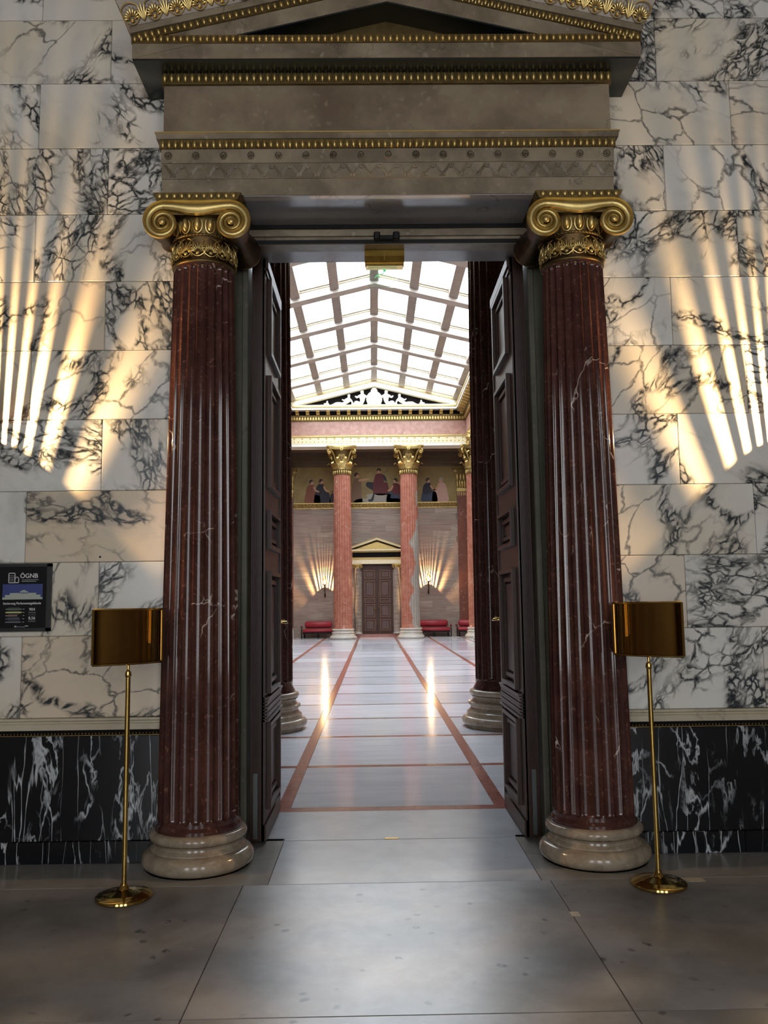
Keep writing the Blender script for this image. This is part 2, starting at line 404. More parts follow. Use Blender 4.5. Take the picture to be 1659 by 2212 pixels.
# ================================================================== SETTING: ANTEROOM
PY = 0.0                       # front face of the marble panels
ROWS = [.896, 1.415, 1.892, 2.362, 2.84, 3.314, 3.792, 4.268, 4.745, 5.22, 5.694, 6.17, 6.64]
wb = MB()
for s in (-1, 1):
    x0, x1 = sorted((s * 1.44, s * 6.5)); wb.box(x0, x1, .03, .48, 0, 8.2)
wb.box(-1.44, 1.44, .03, .48, 4.30, 8.2)
wall_front = struct('wall_front', wb, 'mortar', 'veined white marble wall around the tall doorway')
panel_cache = {}
def panel(parent, name, mat, x0, x1, z0, z1, y0, t=.03, c=.004, g=.0012):
    w, h = round(x1 - x0 - 2 * g, 4), round(z1 - z0 - 2 * g, 4); key = (w, h, mat, t)
    if key not in panel_cache: panel_cache[key] = MB().cbox(-w / 2, w / 2, 0, t, -h / 2, h / 2, c).mesh(name, mat)
    return place(name, panel_cache[key], parent, ((x0 + x1) / 2, y0, (z0 + z1) / 2))
for s in (-1, 1):
    for i in range(len(ROWS) - 1):
        js = [1.44] + [1.92 + .97 * k if (i % 2 == (1 if True else 0)) else 2.405 + .97 * k for k in range(0, 4)]
        if s == 1 and i in (9,): js[1] = 1.90
        for a, b in zip(js[:-1], js[1:]):
            x0, x1 = sorted((s * a, s * b)); panel(wall_front, 'marble_panel', 'marble', x0, x1, ROWS[i], ROWS[i + 1], PY)
    x0, x1 = sorted((s * 4.35, s * 6.5)); MB().box(x0, x1, 0.0, .03, .9, 8.2).build('marble_facing', 'marble', wall_front)
MB().box(-4.35, 4.35, 0.0, .03, 6.64, 8.2).build('marble_facing', 'marble', wall_front)
# plinth of black marble with a pale moulding above
for s in (-1, 1):
    for a, b in ((1.44, 2.62), (2.62, 4.2), (4.2, 6.5)):
        x0, x1 = sorted((s * a, s * b)); panel(wall_front, 'black_marble_slab', 'black_marble', x0, x1, .136, .785, -.012, .042, .003)
    for a, b in ((1.44, 2.21), (2.21, 4.2), (4.2, 6.5)):
        x0, x1 = sorted((s * a, s * b)); panel(wall_front, 'black_plinth_slab', 'black_marble', x0, x1, 0.0, .136, -.018, .048, .003)
    x0, x1 = sorted((s * 1.44, s * 6.5))
    o = struct('trim_1' if s < 0 else 'trim_2', MB().prism([(.03, .822), (-.022, .822), (-.022, .858), (-.012, .866), (-.012, .874), (-.03, .882), (-.03, .896), (.03, .896)], 'x', x0, x1), 'trim_stone',
               'pale stone moulding on the black plinth, ' + ('left' if s < 0 else 'right') + ' of the doorway')
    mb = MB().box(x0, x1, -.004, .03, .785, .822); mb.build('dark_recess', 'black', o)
    n = 130; bd = MB()
    for k in range(n): bd.ell((s * (1.46 + k * .0215), -.012, .798), (.008, .010, .008), 6, 4)
    b = bd.build('bead_moulding', 'gold_dark', o, 60); b['kind'] = 'stuff'
    MB().box(x0, x1, -.016, .0, .785, .790).build('gilt_fillet', 'gold_dark', o)
# other walls, ceiling and windows of the anteroom
struct('wall_left', MB().box(-6.6, -6.5, -13, .48, 0, 8.2), 'plaster', 'left side wall of the anteroom')
struct('wall_right', MB().box(6.5, 6.6, -13, .48, 0, 8.2), 'plaster', 'right side wall of the anteroom')
wbk = MB()
WX = [(-4.6, -2.8), (-.95, .95), (2.8, 4.6)]  # unseen windows: middle one follows column highlights, outer two added as fill light
edges = [-6.6] + [e for w in WX for e in w] + [6.6]
for a, b in zip(edges[0::2], edges[1::2]): wbk.box(a, b, -13.3, -13, 0, 8.2)
for a, b in WX: wbk.box(a, b, -13.3, -13, 0, .3); wbk.box(a, b, -13.3, -13, 6.6, 8.2)
struct('wall_back', wbk, 'plaster', 'rear wall of the anteroom behind the viewer')
for i, (a, b) in enumerate(WX):
    mb = MB()
    for x in (a, (a + b) / 2 - .03, b - .06): mb.box(x, x + .06, -13.2, -13.1, .3, 6.6)
    for z in (.3, 1.8, 3.4, 5.0, 6.54): mb.box(a, b, -13.2, -13.1, z, z + .06)
    w = struct('window_%d' % (i + 1), mb, 'wood', 'unseen tall window in the rear wall lighting the anteroom')
    MB().box(a, b, -13.17, -13.15, .3, 6.6).build('window_pane', 'winglass', w)
struct('ceiling_1', MB().box(-6.6, 6.6, -13.3, .48, 8.2, 8.35), 'plaster', 'plaster ceiling of the anteroom')
# floor of the anteroom
fl = struct('floor_1', MB().box(-6.6, 6.6, -13.3, .48, -.25, -.012), 'joint', 'grey limestone floor of the anteroom')
def slab(parent, name, mat, x0, x1, y0, y1, g=.002, c=.002, z=0.0, t=.04):
    w, d = round(x1 - x0 - 2 * g, 4), round(y1 - y0 - 2 * g, 4); key = ('s', w, d, mat)
    if key not in panel_cache: panel_cache[key] = MB().cbox(-w / 2, w / 2, -d / 2, d / 2, -t, 0, c).mesh(name, mat)
    return place(name, panel_cache[key], parent, ((x0 + x1) / 2, (y0 + y1) / 2, z))
XS = [-6.5, -4.45, -2.68, -.90, .87, 2.65, 4.42, 6.5]
YS = [-13, -11.4, -9.84, -8.28, -6.72, -5.16, -3.6, -2.04, -.475]
for a, b in zip(XS[:-1], XS[1:]):
    for c, d in zip(YS[:-1], YS[1:]): slab(fl, 'floor_slab', 'floor_ante', a, b, c, d)
for a, b in ((-6.5, -4.6), (-4.6, -2.75), (-2.75, -.76), (.82, 2.7), (2.7, 4.6), (4.6, 6.5)): slab(fl, 'border_slab', 'floor_border', a, b, -.475, .03)
slab(fl, 'threshold_slab', 'threshold_daylit', -.76, .82, -.475, .42)
for s in (-1, 1):
    x0, x1 = sorted((s * (.76 if s < 0 else .82), s * 1.44)); slab(fl, 'border_slab', 'floor_border', x0, x1, .03, .48)
for (x, y, w, d) in ((.885, -1.01, .045, .06), (1.68, -.515, .13, .06)):
    MB().box(x - w / 2, x + w / 2, y - d / 2, y + d / 2, -.002, .0012).build('repair_inlay', 'trim_stone', fl)
MB().box(-.075, .02, .425, .455, -.002, .0025).build('floor_socket', 'brass_dark', fl)

# ================================================================== DOOR SURROUND
fr = MB()
fr_o = struct('trim_3', MB().box(-1.44, 1.44, .29, .48, 4.115, 4.30), 'stone_polished', 'polished stone door frame and lintel behind the columns')
for s in (-1, 1):
    x0, x1 = sorted((s * 1.0, s * 1.44))
    MB().box(x0, x1, .29, .48, 0, 4.115).build('jamb', 'jamb', fr_o)
    x0, x1 = sorted((s * .997, s * 1.04)); MB().cbox(x0, x1, .272, .31, 0, 4.12, .006).build('jamb_bead', 'jamb', fr_o)
MB().box(-1.03, 1.03, .17, .29, 4.115, 4.26).build('lintel_face', 'stone', fr_o)
MB().box(-1.03, 1.03, .155, .172, 4.228, 4.258).build('lintel_groove_strip', 'black_metal', fr_o)  # dark lintel grooves put in as black strips
MB().box(-1.03, 1.03, .158, .172, 4.118, 4.145).build('lintel_groove_strip', 'black_metal', fr_o)
MB().box(-1.03, 1.03, .15, .172, 4.170, 4.214).build('lintel_band', 'stone', fr_o)
k = MB().cbox(-.10, -.055, .115, .165, 4.128, 4.188, .008).cbox(.035, .08, .115, .165, 4.128, 4.188, .008).cbox(-.07, .05, .125, .165, 4.130, 4.165, .006)
k.build('door_catch', 'black_metal', fr_o)

# entablature and pediment over the columns
en = thing('pedimented_entablature', 'brown stone entablature with gilded egg and dart rows and pediment above the doorway', 'entablature', (0, 0, 4.26))
Z0 = 4.26
def eb(name, mat, x, y0, z0, z1, y1=.03): return MB().box(-x, x, y0, y1, z0 - Z0, z1 - Z0).build(name, mat, en)
eb('lower_fascia', 'stone', 1.48, -.27, 4.262, 4.372, .17)
MB().box(-.95, .95, -.262, .165, 4.256 - Z0, 4.262 - Z0).build('soffit_slab', 'stone_polished', en)
eb('pattern_fascia', 'stone', 1.483, -.276, 4.372, 4.477)
eb('rosette_fascia', 'stone', 1.487, -.282, 4.477, 4.572)
eb('egg_ground', 'gold_dark', 1.498, -.290, 4.572, 4.636)
MB().prism([(.03, 4.636 - Z0), (-.298, 4.636 - Z0), (-.318, 4.664 - Z0), (.03, 4.664 - Z0)], 'x', -1.517, 1.517).build('cyma_moulding', 'stone', en)
eb('gilt_fillet', 'gold', 1.522, -.322, 4.664, 4.673)
eb('frieze', 'stone_frieze', 1.477, -.27, 4.673, 5.028)
eb('egg_ground', 'gold_dark', 1.492, -.284, 5.028, 5.10)
eb('gilt_fillet', 'gold_dark', 1.49, -.29, 5.022, 5.034)
# rows of eggs (each about a centimetre): joined
e = egg_row(MB(), (-1.495, -.294, 4.600 - Z0), (1.495, -.294, 4.600 - Z0), 72, .0135, .028, .014).build('egg_and_dart_row', 'gold', en, 60); e['kind'] = 'stuff'
e = egg_row(MB(), (-1.49, -.292, 5.066 - Z0), (1.49, -.292, 5.066 - Z0), 66, .0145, .034, .018).build('egg_and_dart_row', 'gold', en, 60); e['kind'] = 'stuff'
bd = MB()
for i in range(150): bd.ell((-1.485 + 2.97 * i / 149, -.294, 4.578 - Z0), (.007, .007, .006), 6, 4)
o = bd.build('bead_row', 'gold_dark', en, 60); o['kind'] = 'stuff'
# rosettes
rs = MB().lathe([(.001, .002), (.020, .002), (.023, -.008), (.027, -.008), (.029, .008)], 16)
for k in range(8):
    a = 2 * PI * k / 8; rs.ell((.013 * math.cos(a), .013 * math.sin(a), -.003), (.006, .006, .006), 6, 4)
rs.ell((0, 0, -.008), (.006, .006, .006), 8, 4)
rsm = rs.mesh('rosette', 'stone', 50)
for i in range(17): place('rosette', rsm, en, (-1.44 + 2.88 * i / 16, -.284, 4.528 - Z0), (-PI / 2, 0, 0))
# carved zigzag with hearts, joined
hz = MB(); N = 50; y = -.277
for i in range(N):
    xa = -1.47 + 2.94 * i / N; xb = xa + 2.94 / N; up = i % 2
    za, zb = (4.382, 4.468) if up else (4.468, 4.382)
    for off in (-.012, .0):
        hz.tube([(xa + off * (1 if up else -1), y, za - Z0), (xb + off * (1 if up else -1), y, zb - Z0)], .0055, 5, False)
    if i % 2:
        for zc, sg in ((4.398, 1), (4.452, -1)):
            xc = xb - 2.94 / N * (.0 if sg < 0 else 1.0)
            xc = xa if sg > 0 else xb
            M1 = Matrix.Rotation(.5, 3, 'Y'); M2 = Matrix.Rotation(-.5, 3, 'Y')
            cx = xc + (2.94 / N if sg > 0 else 0) * 0
            hz.ell((cx + .008, y, zc - Z0), (.009, .011, .019), 6, 4, M1 if sg < 0 else M2); hz.ell((cx - .008, y, zc - Z0), (.009, .011, .019), 6, 4, M2 if sg < 0 else M1)
o = hz.build('carved_heart_frieze', 'stone', en, 60); o['kind'] = 'stuff'
# projecting cornice
XC = 1.645
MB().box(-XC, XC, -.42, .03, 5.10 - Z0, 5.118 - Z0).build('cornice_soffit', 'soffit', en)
MB().box(-XC - .003, XC + .003, -.425, .03, 5.112 - Z0, 5.212 - Z0).build('cornice_fascia', 'stone', en)
MB().box(-XC - .008, XC + .008, -.432, .03, 5.212 - Z0, 5.266 - Z0).build('egg_ground', 'gold_dark', en)
e = egg_row(MB(), (-1.65, -.436, 5.242 - Z0), (1.65, -.436, 5.242 - Z0), 78, .0125, .023, .012).build('egg_and_dart_row', 'gold', en, 60); e['kind'] = 'stuff'
SL = .236
def rake(name, mat, zl, h, y0, y1, xe, z_ref_x):
    """raking member: lower edge z = zl at |x| = z_ref_x, vertical height h, from |x| = xe to the ridge"""
    o = None
    for s in (-1, 1):
        f = lambda x: zl + SL * (z_ref_x - x)
        poly = [(s * xe, f(xe)), (0, f(0)), (0, f(0) + h), (s * xe, f(xe) + h)]
        o = MB().prism([(p[0], p[1] - Z0) for p in poly], 'y', y0, y1).build(name, mat, en)
    return o
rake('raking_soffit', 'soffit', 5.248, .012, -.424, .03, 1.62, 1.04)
rake('raking_fascia', 'stone', 5.256, .105, -.428, .03, 1.64, 1.04)
rake('raking_egg_ground', 'gold_dark', 5.361, .052, -.438, .03, 1.64, 1.04)
rake('raking_band', 'stone', 5.413, .045, -.452, .03, 1.655, 1.04)
for s in (-1, 1):
    e = egg_row(MB(), (s * 1.62, -.442, 5.387 + SL * (1.04 - 1.62) - Z0), (0, -.442, 5.387 + SL * 1.04 - Z0), 39, .0125, .023, .013).build('egg_and_dart_row', 'gold', en, 60); e['kind'] = 'stuff'
# sima: leaning gutter band with palmettes
zs0 = 5.458
for s in (-1, 1):
    f = lambda x: zs0 + SL * (1.04 - x) - Z0
    v = [(s * 1.66, -.455, f(1.66)), (0, -.455, f(0)), (0, -.52, f(0) + .14), (s * 1.735, -.52, f(1.735) + .155), (s * 1.66, .03, f(1.66)), (0, .03, f(0)), (0, .03, f(0) + .14), (s * 1.735, .03, f(1.735) + .155)]
    MB().add(v, [(0, 1, 2, 3), (4, 5, 6, 7), (0, 1, 5, 4), (2, 3, 7, 6), (0, 3, 7, 4), (1, 2, 6, 5)]).build('sima_band', 'stone_frieze', en)
    MB().add([(s * 1.735, -.528, f(1.735) + .15), (0, -.528, f(0) + .135), (0, -.528, f(0) + .152), (s * 1.74, -.528, f(1.74) + .167), (s * 1.735, .03, f(1.735) + .15), (0, .03, f(0) + .135), (0, .03, f(0) + .152), (s * 1.74, .03, f(1.74) + .167)],
             [(0, 1, 2, 3), (4, 5, 6, 7), (0, 1, 5, 4), (2, 3, 7, 6), (0, 3, 7, 4), (1, 2, 6, 5)]).build('sima_fillet', 'gold_dark', en)
pm = palmette(.125, .02).mesh('palmette', 'gold', 60); lm = lotus(.12, .02).mesh('lotus', 'gold', 60)
tilt = math.atan2(.065, .14)
for s in (-1, 1):
    for i in range(12):
        x = 1.63 - i * .143; z = zs0 + SL * (1.04 - x) - Z0 + .006
        place('palmette', pm, en, (s * x, -.462, z), (tilt, s * math.atan(SL), 0))
        x -= .072; z = zs0 + SL * (1.04 - x) - Z0 + .008
        if x > 0: place('lotus', lm, en, (s * x, -.464, z), (tilt, s * math.atan(SL), 0))
# tympanum
f = lambda x: 5.495 - SL * x
MB().prism([(-1.1, 5.266 - Z0), (1.1, 5.266 - Z0), (0, 5.64 - Z0)], 'y', -.245, .03).build('tympanum', 'gold_dark', en)
for s in (-1, 1):
    z = lambda x: 5.60 + .018 - .272 * x - Z0
    MB().prism([(s * 1.16, z(1.16)), (0, z(0)), (0, z(0) + .03), (s * 1.16, z(1.16) + .03)], 'y', -.275, -.2).build('tympanum_moulding', 'gold_dark', en)
    MB().prism([(s * 1.16, z(1.16) + .03), (0, z(0) + .03), (0, z(0) + .06), (s * 1.16, z(1.16) + .06)], 'y', -.30, -.2).build('tympanum_moulding', 'black', en)

# ================================================================== IONIC PORTAL COLUMNS
def volute_face(cx, cz, R, K, turns, sag, dep):
    """front ornament of an Ionic capital: two spirals joined by a sagging channel; returns MB in XZ, front toward -Y at y=0"""
    mb = MB(); prof = [(0, 0.0), (.06, dep * 1.0), (.14, dep * .25), (.3, dep * .75), (.5, dep * .95), (.7, dep * .75), (.86, dep * .25), (.94, dep * 1.0), (1, 0)]
    ro = lambda t: R * math.exp(-K * t)
    T = 2 * PI * turns; n = int(turns * 28)
    for s in (-1, 1):
        P = []
        for i in range(n + 1):
            t = T * i / n; a = ro(t); b = ro(t + 2 * PI)
            row = []
            for q, y in prof:
                r = a + (b - a) * q; row.append((s * (cx + r * math.sin(t)), -y * (a / R) ** .6, cz + r * math.cos(t)))
            P.append(row)
        mb.grid(P)
        mb.ell((s * cx, -dep * .4, cz), (ro(T) * .75, dep * .9, ro(T) * .75), 12, 6)
    P = []; m = 24
    for i in range(m + 1):
        u = i / m * 2 - 1; x = u * cx; w0 = R - ro(2 * PI); w = w0 + sag * (math.cos(PI * u / 2) ** 2)
        P.append([(x, -y, cz + R - w * q) for q, y in prof])
    mb.grid(P)
    return mb
def portal_column(label, x):
    t = thing('ionic_column', label, 'column', (x, -.05, 0))
    b = MB().lathe([(.001, 0), (.32, 0)] + torus_prof(.29, .055, .055, 8) + [(.293, .112), (.293, .122), (.272, .138), (.27, .15), (.278, .162), (.283, .166)] + torus_prof(.272, .196, .03, 8) + [(.262, .23), (.001, .23)], 64).build('column_base', 'base', t, 40)
    fluted_shaft(.252, .199, .229, 3.845, 24, .29, 3.81, .017, 10, .014, .006).build('shaft', 'red_portal', t, 28)
    MB().lathe([(.19, 3.80)] + torus_prof(.198, 3.832, .011, 6) + [(.2, 3.845), (.19, 3.845)], 48).build('neck_ring', 'gold_dark', t, 40)
    nk = MB().lathe([(.19, 3.84), (.2, 3.845), (.199, 3.90), (.204, 3.96), (.214, 3.99), (.18, 4.0)], 48).build('necking', 'bronze', t, 40)
    pmn = palmette(.125, .016).mesh('palmette', 'gold', 60)
    for k in range(16):
        a = 2 * PI * k / 16; r = .204; place('palmette', pmn, nk, (r * math.sin(a), -r * math.cos(a), 3.86), (-.05, 0, a))
    scr = MB()
    for k in range(16):
        a = 2 * PI * (k + .5) / 16
        for sg in (-1, 1):
            scr.tube([(.207 * math.sin(a + sg * .05 * q), -.207 * math.cos(a + sg * .05 * q), 3.858 + .1 * q) for q in (0, .3, .6, 1)], .004, 5)
    o = scr.build('scroll_stems', 'gold', nk, 60)
    bd = MB().lathe([(.2, 3.992)] + torus_prof(.212, 4.0, .009, 5) + [(.2, 4.008)], 48)
    for k in range(60): a = 2 * PI * k / 60; bd.ell((.22 * math.cos(a), .22 * math.sin(a), 4.0), (.008, .008, .008), 6, 4)
    o = bd.build('bead_ring', 'gold_dark', t, 60); o['kind'] = 'stuff'
    ech = MB().lathe([(.19, 4.005), (.205, 4.01), (.222, 4.05), (.228, 4.10), (.22, 4.13), (.1, 4.13)], 48).build('echinus', 'gold_dark', t, 40)
    eg = MB().ell((0, -.012, 0), (.02, .024, .043), 10, 6)
    eg.tube([(.031 * math.sin(u), -.012, -.004 - .05 * math.cos(u)) for u in [-2.2 + 4.4 * i / 12 for i in range(13)]], .005, 5)
    eg.add([(.037, -.006, .035), (.047, -.006, .035), (.042, -.012, -.05), (.042, -.024, .0)], [(0, 1, 3), (1, 2, 3), (2, 0, 3)])
    egm = eg.mesh('egg', 'gold', 60)
    for k in range(18):
        a = 2 * PI * k / 18; r = .222; place('egg', egm, ech, (r * math.sin(a), -r * math.cos(a), 4.062), (.12, 0, a))
    cx, cz, R = .222, 4.063, .148
    vf = volute_face(cx, cz, R, .100, 2.4, .032, .022)
    vm = vf.mesh('volute_face', 'gold', 50)
    place('volute_face', vm, t, (0, -.250, 0)); place('volute_face', vm, t, (0, .250, 0), (0, 0, PI))
    for s in (-1, 1):      # bolsters joining the front and back scrolls
        P = []; nn = 28
        for i in range(nn):
            th = 2 * PI * i / nn
            rr = R * math.exp(-.1 * (th if True else 0))
            row = []
            for q in range(9):
                u = q / 8 * 2 - 1; k = 1 - .42 * (1 - abs(u)) if abs(u) < .85 else 1.0
                row.append((s * (cx + rr * k * math.sin(th)), .25 * u, cz + rr * k * math.cos(th)))
            P.append(row)
        MB().grid(P, cu=True).build('bolster', 'bronze', t, 50)
    MB().box(-cx, cx, -.246, .246, cz + .055, cz + R).build('channel_block', 'gold_dark', t)
    ab = MB().prism([(-.262, 4.211), (.262, 4.211), (.285, 4.262), (-.285, 4.262)], 'y', -.262, .262).build('abacus', 'gold_dark', t)
    e = egg_row(MB(), (-.262, -.266, 4.237), (.262, -.266, 4.237), 11, .016, .021, .012).build('abacus_eggs', 'gold', t, 60); e['kind'] = 'stuff'
    return t
portal_column('red marble fluted column with gilded scroll capital on the left of the doorway', -1.245)
portal_column('red marble fluted column with gilded scroll capital on the right of the doorway', 1.24)

# ================================================================== OPEN DOOR LEAVES
def door_leaf(name, label, s):
    """leaf standing open; hinge edge faces the anteroom; s=-1 left. local: x toward the middle = -s"""
    t = bpy.data.objects.new(name, None); COL.objects.link(t); t['kind'] = 'structure'; t['label'] = label
    t.location = (s * .985, .375, 0)
    W_, Hh, T = .885, 4.10, .075
    X = lambda a: -s * a
    def bx(nm, a0, a1, y0, y1, z0, z1, mat='wood', par=None, c=0):
        x0, x1 = sorted((X(a0), X(a1))); m = MB()
        (m.cbox(x0, x1, y0, y1, z0, z1, c) if c else m.box(x0, x1, y0, y1, z0, z1)); return m.build(nm, mat, par or t)
    bx('core', .0, T, .006, W_, .012, Hh)
    # fine ribs on the hinge edge
    bx('hinge_stile', .0, T + .012, 0.0, .05, .012, Hh)
    for i in range(9): bx('rib', .006 + i * .0082, .0115 + i * .0082, -.010, .002, .012, Hh)
    bx('pivot_plate', .022, .052, -.0125, -.006, .03, .46, 'steel')
    # frame of stiles and rails on the visible face
    f0, f1 = T, T + .022
    bx('stile', f0, f1, 0.0, .13, .012, Hh); bx('stile', f0, f1, W_ - .13, W_, .012, Hh)
    rails = [(.012, .19), (.78, .98), (1.84, 2.0), (2.28, 2.44), (3.27, 3.42), (4.0, 4.1)]
    for a, b in rails: bx('rail', f0, f1, .13, W_ - .13, a, b)
    for (a, b) in zip(rails[:-1], rails[1:]):
        z0, z1 = a[1], b[0]; p = bx('panel', f0 - .002, f0 + .004, .13, W_ - .13, z0, z1)
        for d, h in ((.0, .052), (.06, .030)):       # stepped picture-frame mouldings
            y0, y1, zz0, zz1 = .13 + d, W_ - .13 - d, z0 + d, z1 - d; w = .03
            m = MB()
            for r in ((y0, y0 + w, zz0, zz1), (y1 - w, y1, zz0, zz1), (y0 + w, y1 - w, zz0, zz0 + w), (y0 + w, y1 - w, zz1 - w, zz1)):
                xa, xb = sorted((X(f0), X(f0 + h))); m.box(xa, xb, r[0], r[1], r[2], r[3])
            m.build('panel_moulding', 'wood', p)
        if z1 - z0 > .2: bx('raised_field', f0, f0 + .016, .13 + .10, W_ - .23, z0 + .10, z1 - .10, 'wood', p, .008)
    for i in range(6): bx('ledge_moulding', f0, f1 + .016 + .006 * (i % 2), .0, W_, .82 + i * .022, .836 + i * .022)
    bx('ledge_moulding', f0, f1 + .03, .0, W_, .95, .965); bx('ledge_moulding', f0, f1 + .03, .0, W_, .80, .815)
    bx('top_moulding', f0, f1 + .02, 0, W_, 4.03, 4.1); bx('top_moulding', f0, f1 + .01, 0, W_, 3.99, 4.02)
    bx('kick_rail', f0, f1 + .012, .0, W_, .012, .12)
    bx('meeting_stile', -.004, f1 + .01, W_, W_ + .018, .06, Hh)
    h = MB().tube([(X(T * .5), W_ + .018, 1.46), (X(T * .5), W_ + .075, 1.46), (X(T * .5 + .02), W_ + .085, 1.46), (X(T * .5 + .10), W_ + .085, 1.47)], [.009, .009, .011, .008], 8)
    h.ell((X(T * .5), W_ + .02, 1.46), (.02, .006, .02), 10, 6); h.build('handle', 'brass', t, 50)
    h = MB().tube([(X(f1), W_ - .065, 1.46), (X(f1 + .06), W_ - .065, 1.46), (X(f1 + .065), W_ - .055, 1.46), (X(f1 + .062), W_ + .03, 1.455)], [.009, .009, .011, .008], 8)
    h.ell((X(f1), W_ - .065, 1.46), (.006, .02, .03), 10, 6); h.build('handle', 'brass', t, 50)
    return t
door_leaf('door_1', 'dark varnished panelled door leaf standing open beside the left column', -1)
door_leaf('door_2', 'dark varnished panelled door leaf standing open beside the right column', 1)

# exit sign under the lintel
ex = thing('exit_sign', 'small brass lamp housing with hanging glass exit sign under the lintel', 'exit sign', (-.025, .30, 4.113))
ex.location = (-.025, .31, 4.113)
m = MB().prism([(-.05, 0), (.06, 0), (.06, -.085), (-.022, -.085), (-.05, -.045)], 'x', -.142, .142); m.build('housing', 'brass_dark', ex)
MB().box(-.0025, .0025, -.054, -.04, -.08, 0).build('seam', 'brass', ex)
MB().cbox(-.135, .135, -.03, .055, -.108, -.086, .004).build('lip', 'brass', ex)
MB().cbox(-.118, .090, -.004, .004, -.262, -.108, .001).build('glass_panel', 'glass', ex)
GREEN = flat('exit green', (96, 190, 120), .4, emit=(.25, .8, .4, 1), es=.5)
pg = MB().tube([(-.07, -.006, -.19), (-.05, -.006, -.165), (-.02, -.006, -.165), (-.005, -.006, -.15)], .004, 5)
pg.tube([(-.055, -.006, -.178), (-.035, -.006, -.19)], .004, 5); pg.ell((.0, -.006, -.135), (.012, .002, .014), 10, 4)
pg.build('pictogram', GREEN, ex)

# ================================================================== BRASS SIGN STANDS
def sign_stand(label, x, y, rz, lean=0):
    t = thing('sign_stand', label, 'sign stand', (x, y, 0), 0)
    MB().lathe([(.001, 0), (.150, 0), (.155, .006), (.153, .016), (.142, .024), (.128, .026), (.122, .030), (.10, .034), (.06, .044), (.030, .050), (.024, .06), (.018, .075), (.001, .076)], 48).build('foot', 'brass', t, 35)
    MB().lathe([(.014, .07), (.0135, 1.235), (.001, 1.235)], 20).build('pole', 'brass', t, 40)
    MB().lathe([(.012, 1.20), (.017, 1.205), (.0185, 1.215), (.016, 1.232), (.009, 1.238), (.007, 1.25), (.008, 1.275), (.001, 1.275)], 20).build('finial', 'brass', t, 40)
    w, h = .42, .305; P = []; n = 12; bow = .034
    def sh(u, off): return (u * w / 2, -.02 - off + bow * (u * u), 0)
    m = MB(); fr_, bk = [], []
    for i in range(n + 1):
        u = i / n * 2 - 1; p = sh(u, .004); q = sh(u, -.003)
        fr_.append([(p[0], p[1], 1.278 + h * k / 6) for k in range(7)]); bk.append([(q[0], q[1], 1.278 + h * k / 6) for k in range(7)])
    m.grid(fr_); m.grid(bk)
    for row in (0, n):
        m.grid([fr_[row], bk[row]])
    m.grid([[r[0] for r in fr_], [r[0] for r in bk]]); m.grid([[r[-1] for r in fr_], [r[-1] for r in bk]])
    pl = m.build('sign_plate', 'brass_plate', t, 40); pl.rotation_euler = (0, 0, rz)
    rim = MB()
    for z in (1.278, 1.278 + h): rim.tube([(sh(i / 12 * 2 - 1, .006)[0], sh(i / 12 * 2 - 1, .006)[1], z) for i in range(13)], .007, 6)
    for u in (-1, 1): rim.tube([(sh(u, .006)[0], sh(u, .006)[1], 1.278), (sh(u, .006)[0], sh(u, .006)[1], 1.278 + h)], .007, 6)
    r = rim.build('frame', 'brass', pl, 40)
    return t
sign_stand('brass sign stand with bent plate left of the left column', -1.53, -.65, math.radians(42))
sign_stand('brass sign stand with bent plate in front of the right column edge', 1.46, -.59, math.radians(-42))

# ================================================================== FRAMED POSTER
po = thing('framed_poster', 'black framed certificate poster with blue building picture on the left wall', 'poster', (-2.403, -.001, 1.668))
PW, PH = .365, .438
m = MB()
for r in ((-PW / 2, -PW / 2 + .028, -PH / 2, PH / 2), (PW / 2 - .028, PW / 2, -PH / 2, PH / 2), (-PW / 2, PW / 2, -PH / 2, -PH / 2 + .022), (-PW / 2, PW / 2, PH / 2 - .022, PH / 2)): m.box(r[0], r[1], -.022, 0, r[2], r[3])
m.build('frame', flat('black frame', (10, 10, 10), .35), po)
SHEET = flat('dark grey poster sheet', (20, 21, 21), .7, 0, .2); PWHITE = flat('white print', (214, 216, 214), .6)
MB().box(-PW / 2 + .028, PW / 2 - .028, -.012, -.004, -PH / 2 + .022, PH / 2 - .022).build('sheet', SHEET, po)
def text(body, size, x, z, parent, mat, align='CENTER', name='lettering', bold=0.0):
    c = bpy.data.curves.new(name, 'FONT'); c.body = body; c.size = size; c.align_x = align; c.extrude = .0004; c.offset = bold
    o = bpy.data.objects.new(name, c); COL.objects.link(o)
    me = bpy.data.meshes.new_from_object(o.evaluated_get(bpy.context.evaluated_depsgraph_get()))
    bpy.data.objects.remove(o); bpy.data.curves.remove(c)
    me.name = name; me.materials.clear(); me.materials.append(mat)
    return place(name, me, parent, (x, -.0128, z), (PI / 2, 0, 0))
def bar(x0, x1, z0, z1, mat, nm='print_bar', y=-.0128): return MB().box(x0, x1, y, -.011, z0, z1).build(nm, mat, po)
text('\u00d6GNB', .040, .036, .126, po, PWHITE, bold=.0006)
bar(-.010, .100, .112, .114, PWHITE, 'print_line'); bar(-.010, .082, .102, .104, PWHITE, 'print_line')
lg = MB()
for r in ((-.097, -.092, .075, .142), (-.058, -.053, .075, .142), (-.097, -.053, .137, .142), (-.097, -.028, .075, .080), (-.033, -.028, .075, .103)): lg.box(r[0], r[1], -.0128, -.011, r[2], r[3])
lg.prism([(-.055, .101), (-.042, .113), (-.028, .103), (-.028, .107), (-.042, .118), (-.055, .106)], 'y', -.0128, -.011)
for i in range(3):
    for j in range(4): lg.box(-.087 + i * .009, -.083 + i * .009, -.0125, -.011, .088 + j * .011, .092 + j * .011)
lg.v = [(p[0], p[1], p[2] + .018) for p in lg.v]; lg.build('logo', PWHITE, po)
bar(-.132, .126, -.012, .086, flat('print blue', (44, 58, 122), .5), 'picture_sky', -.0124)
pb = MB()
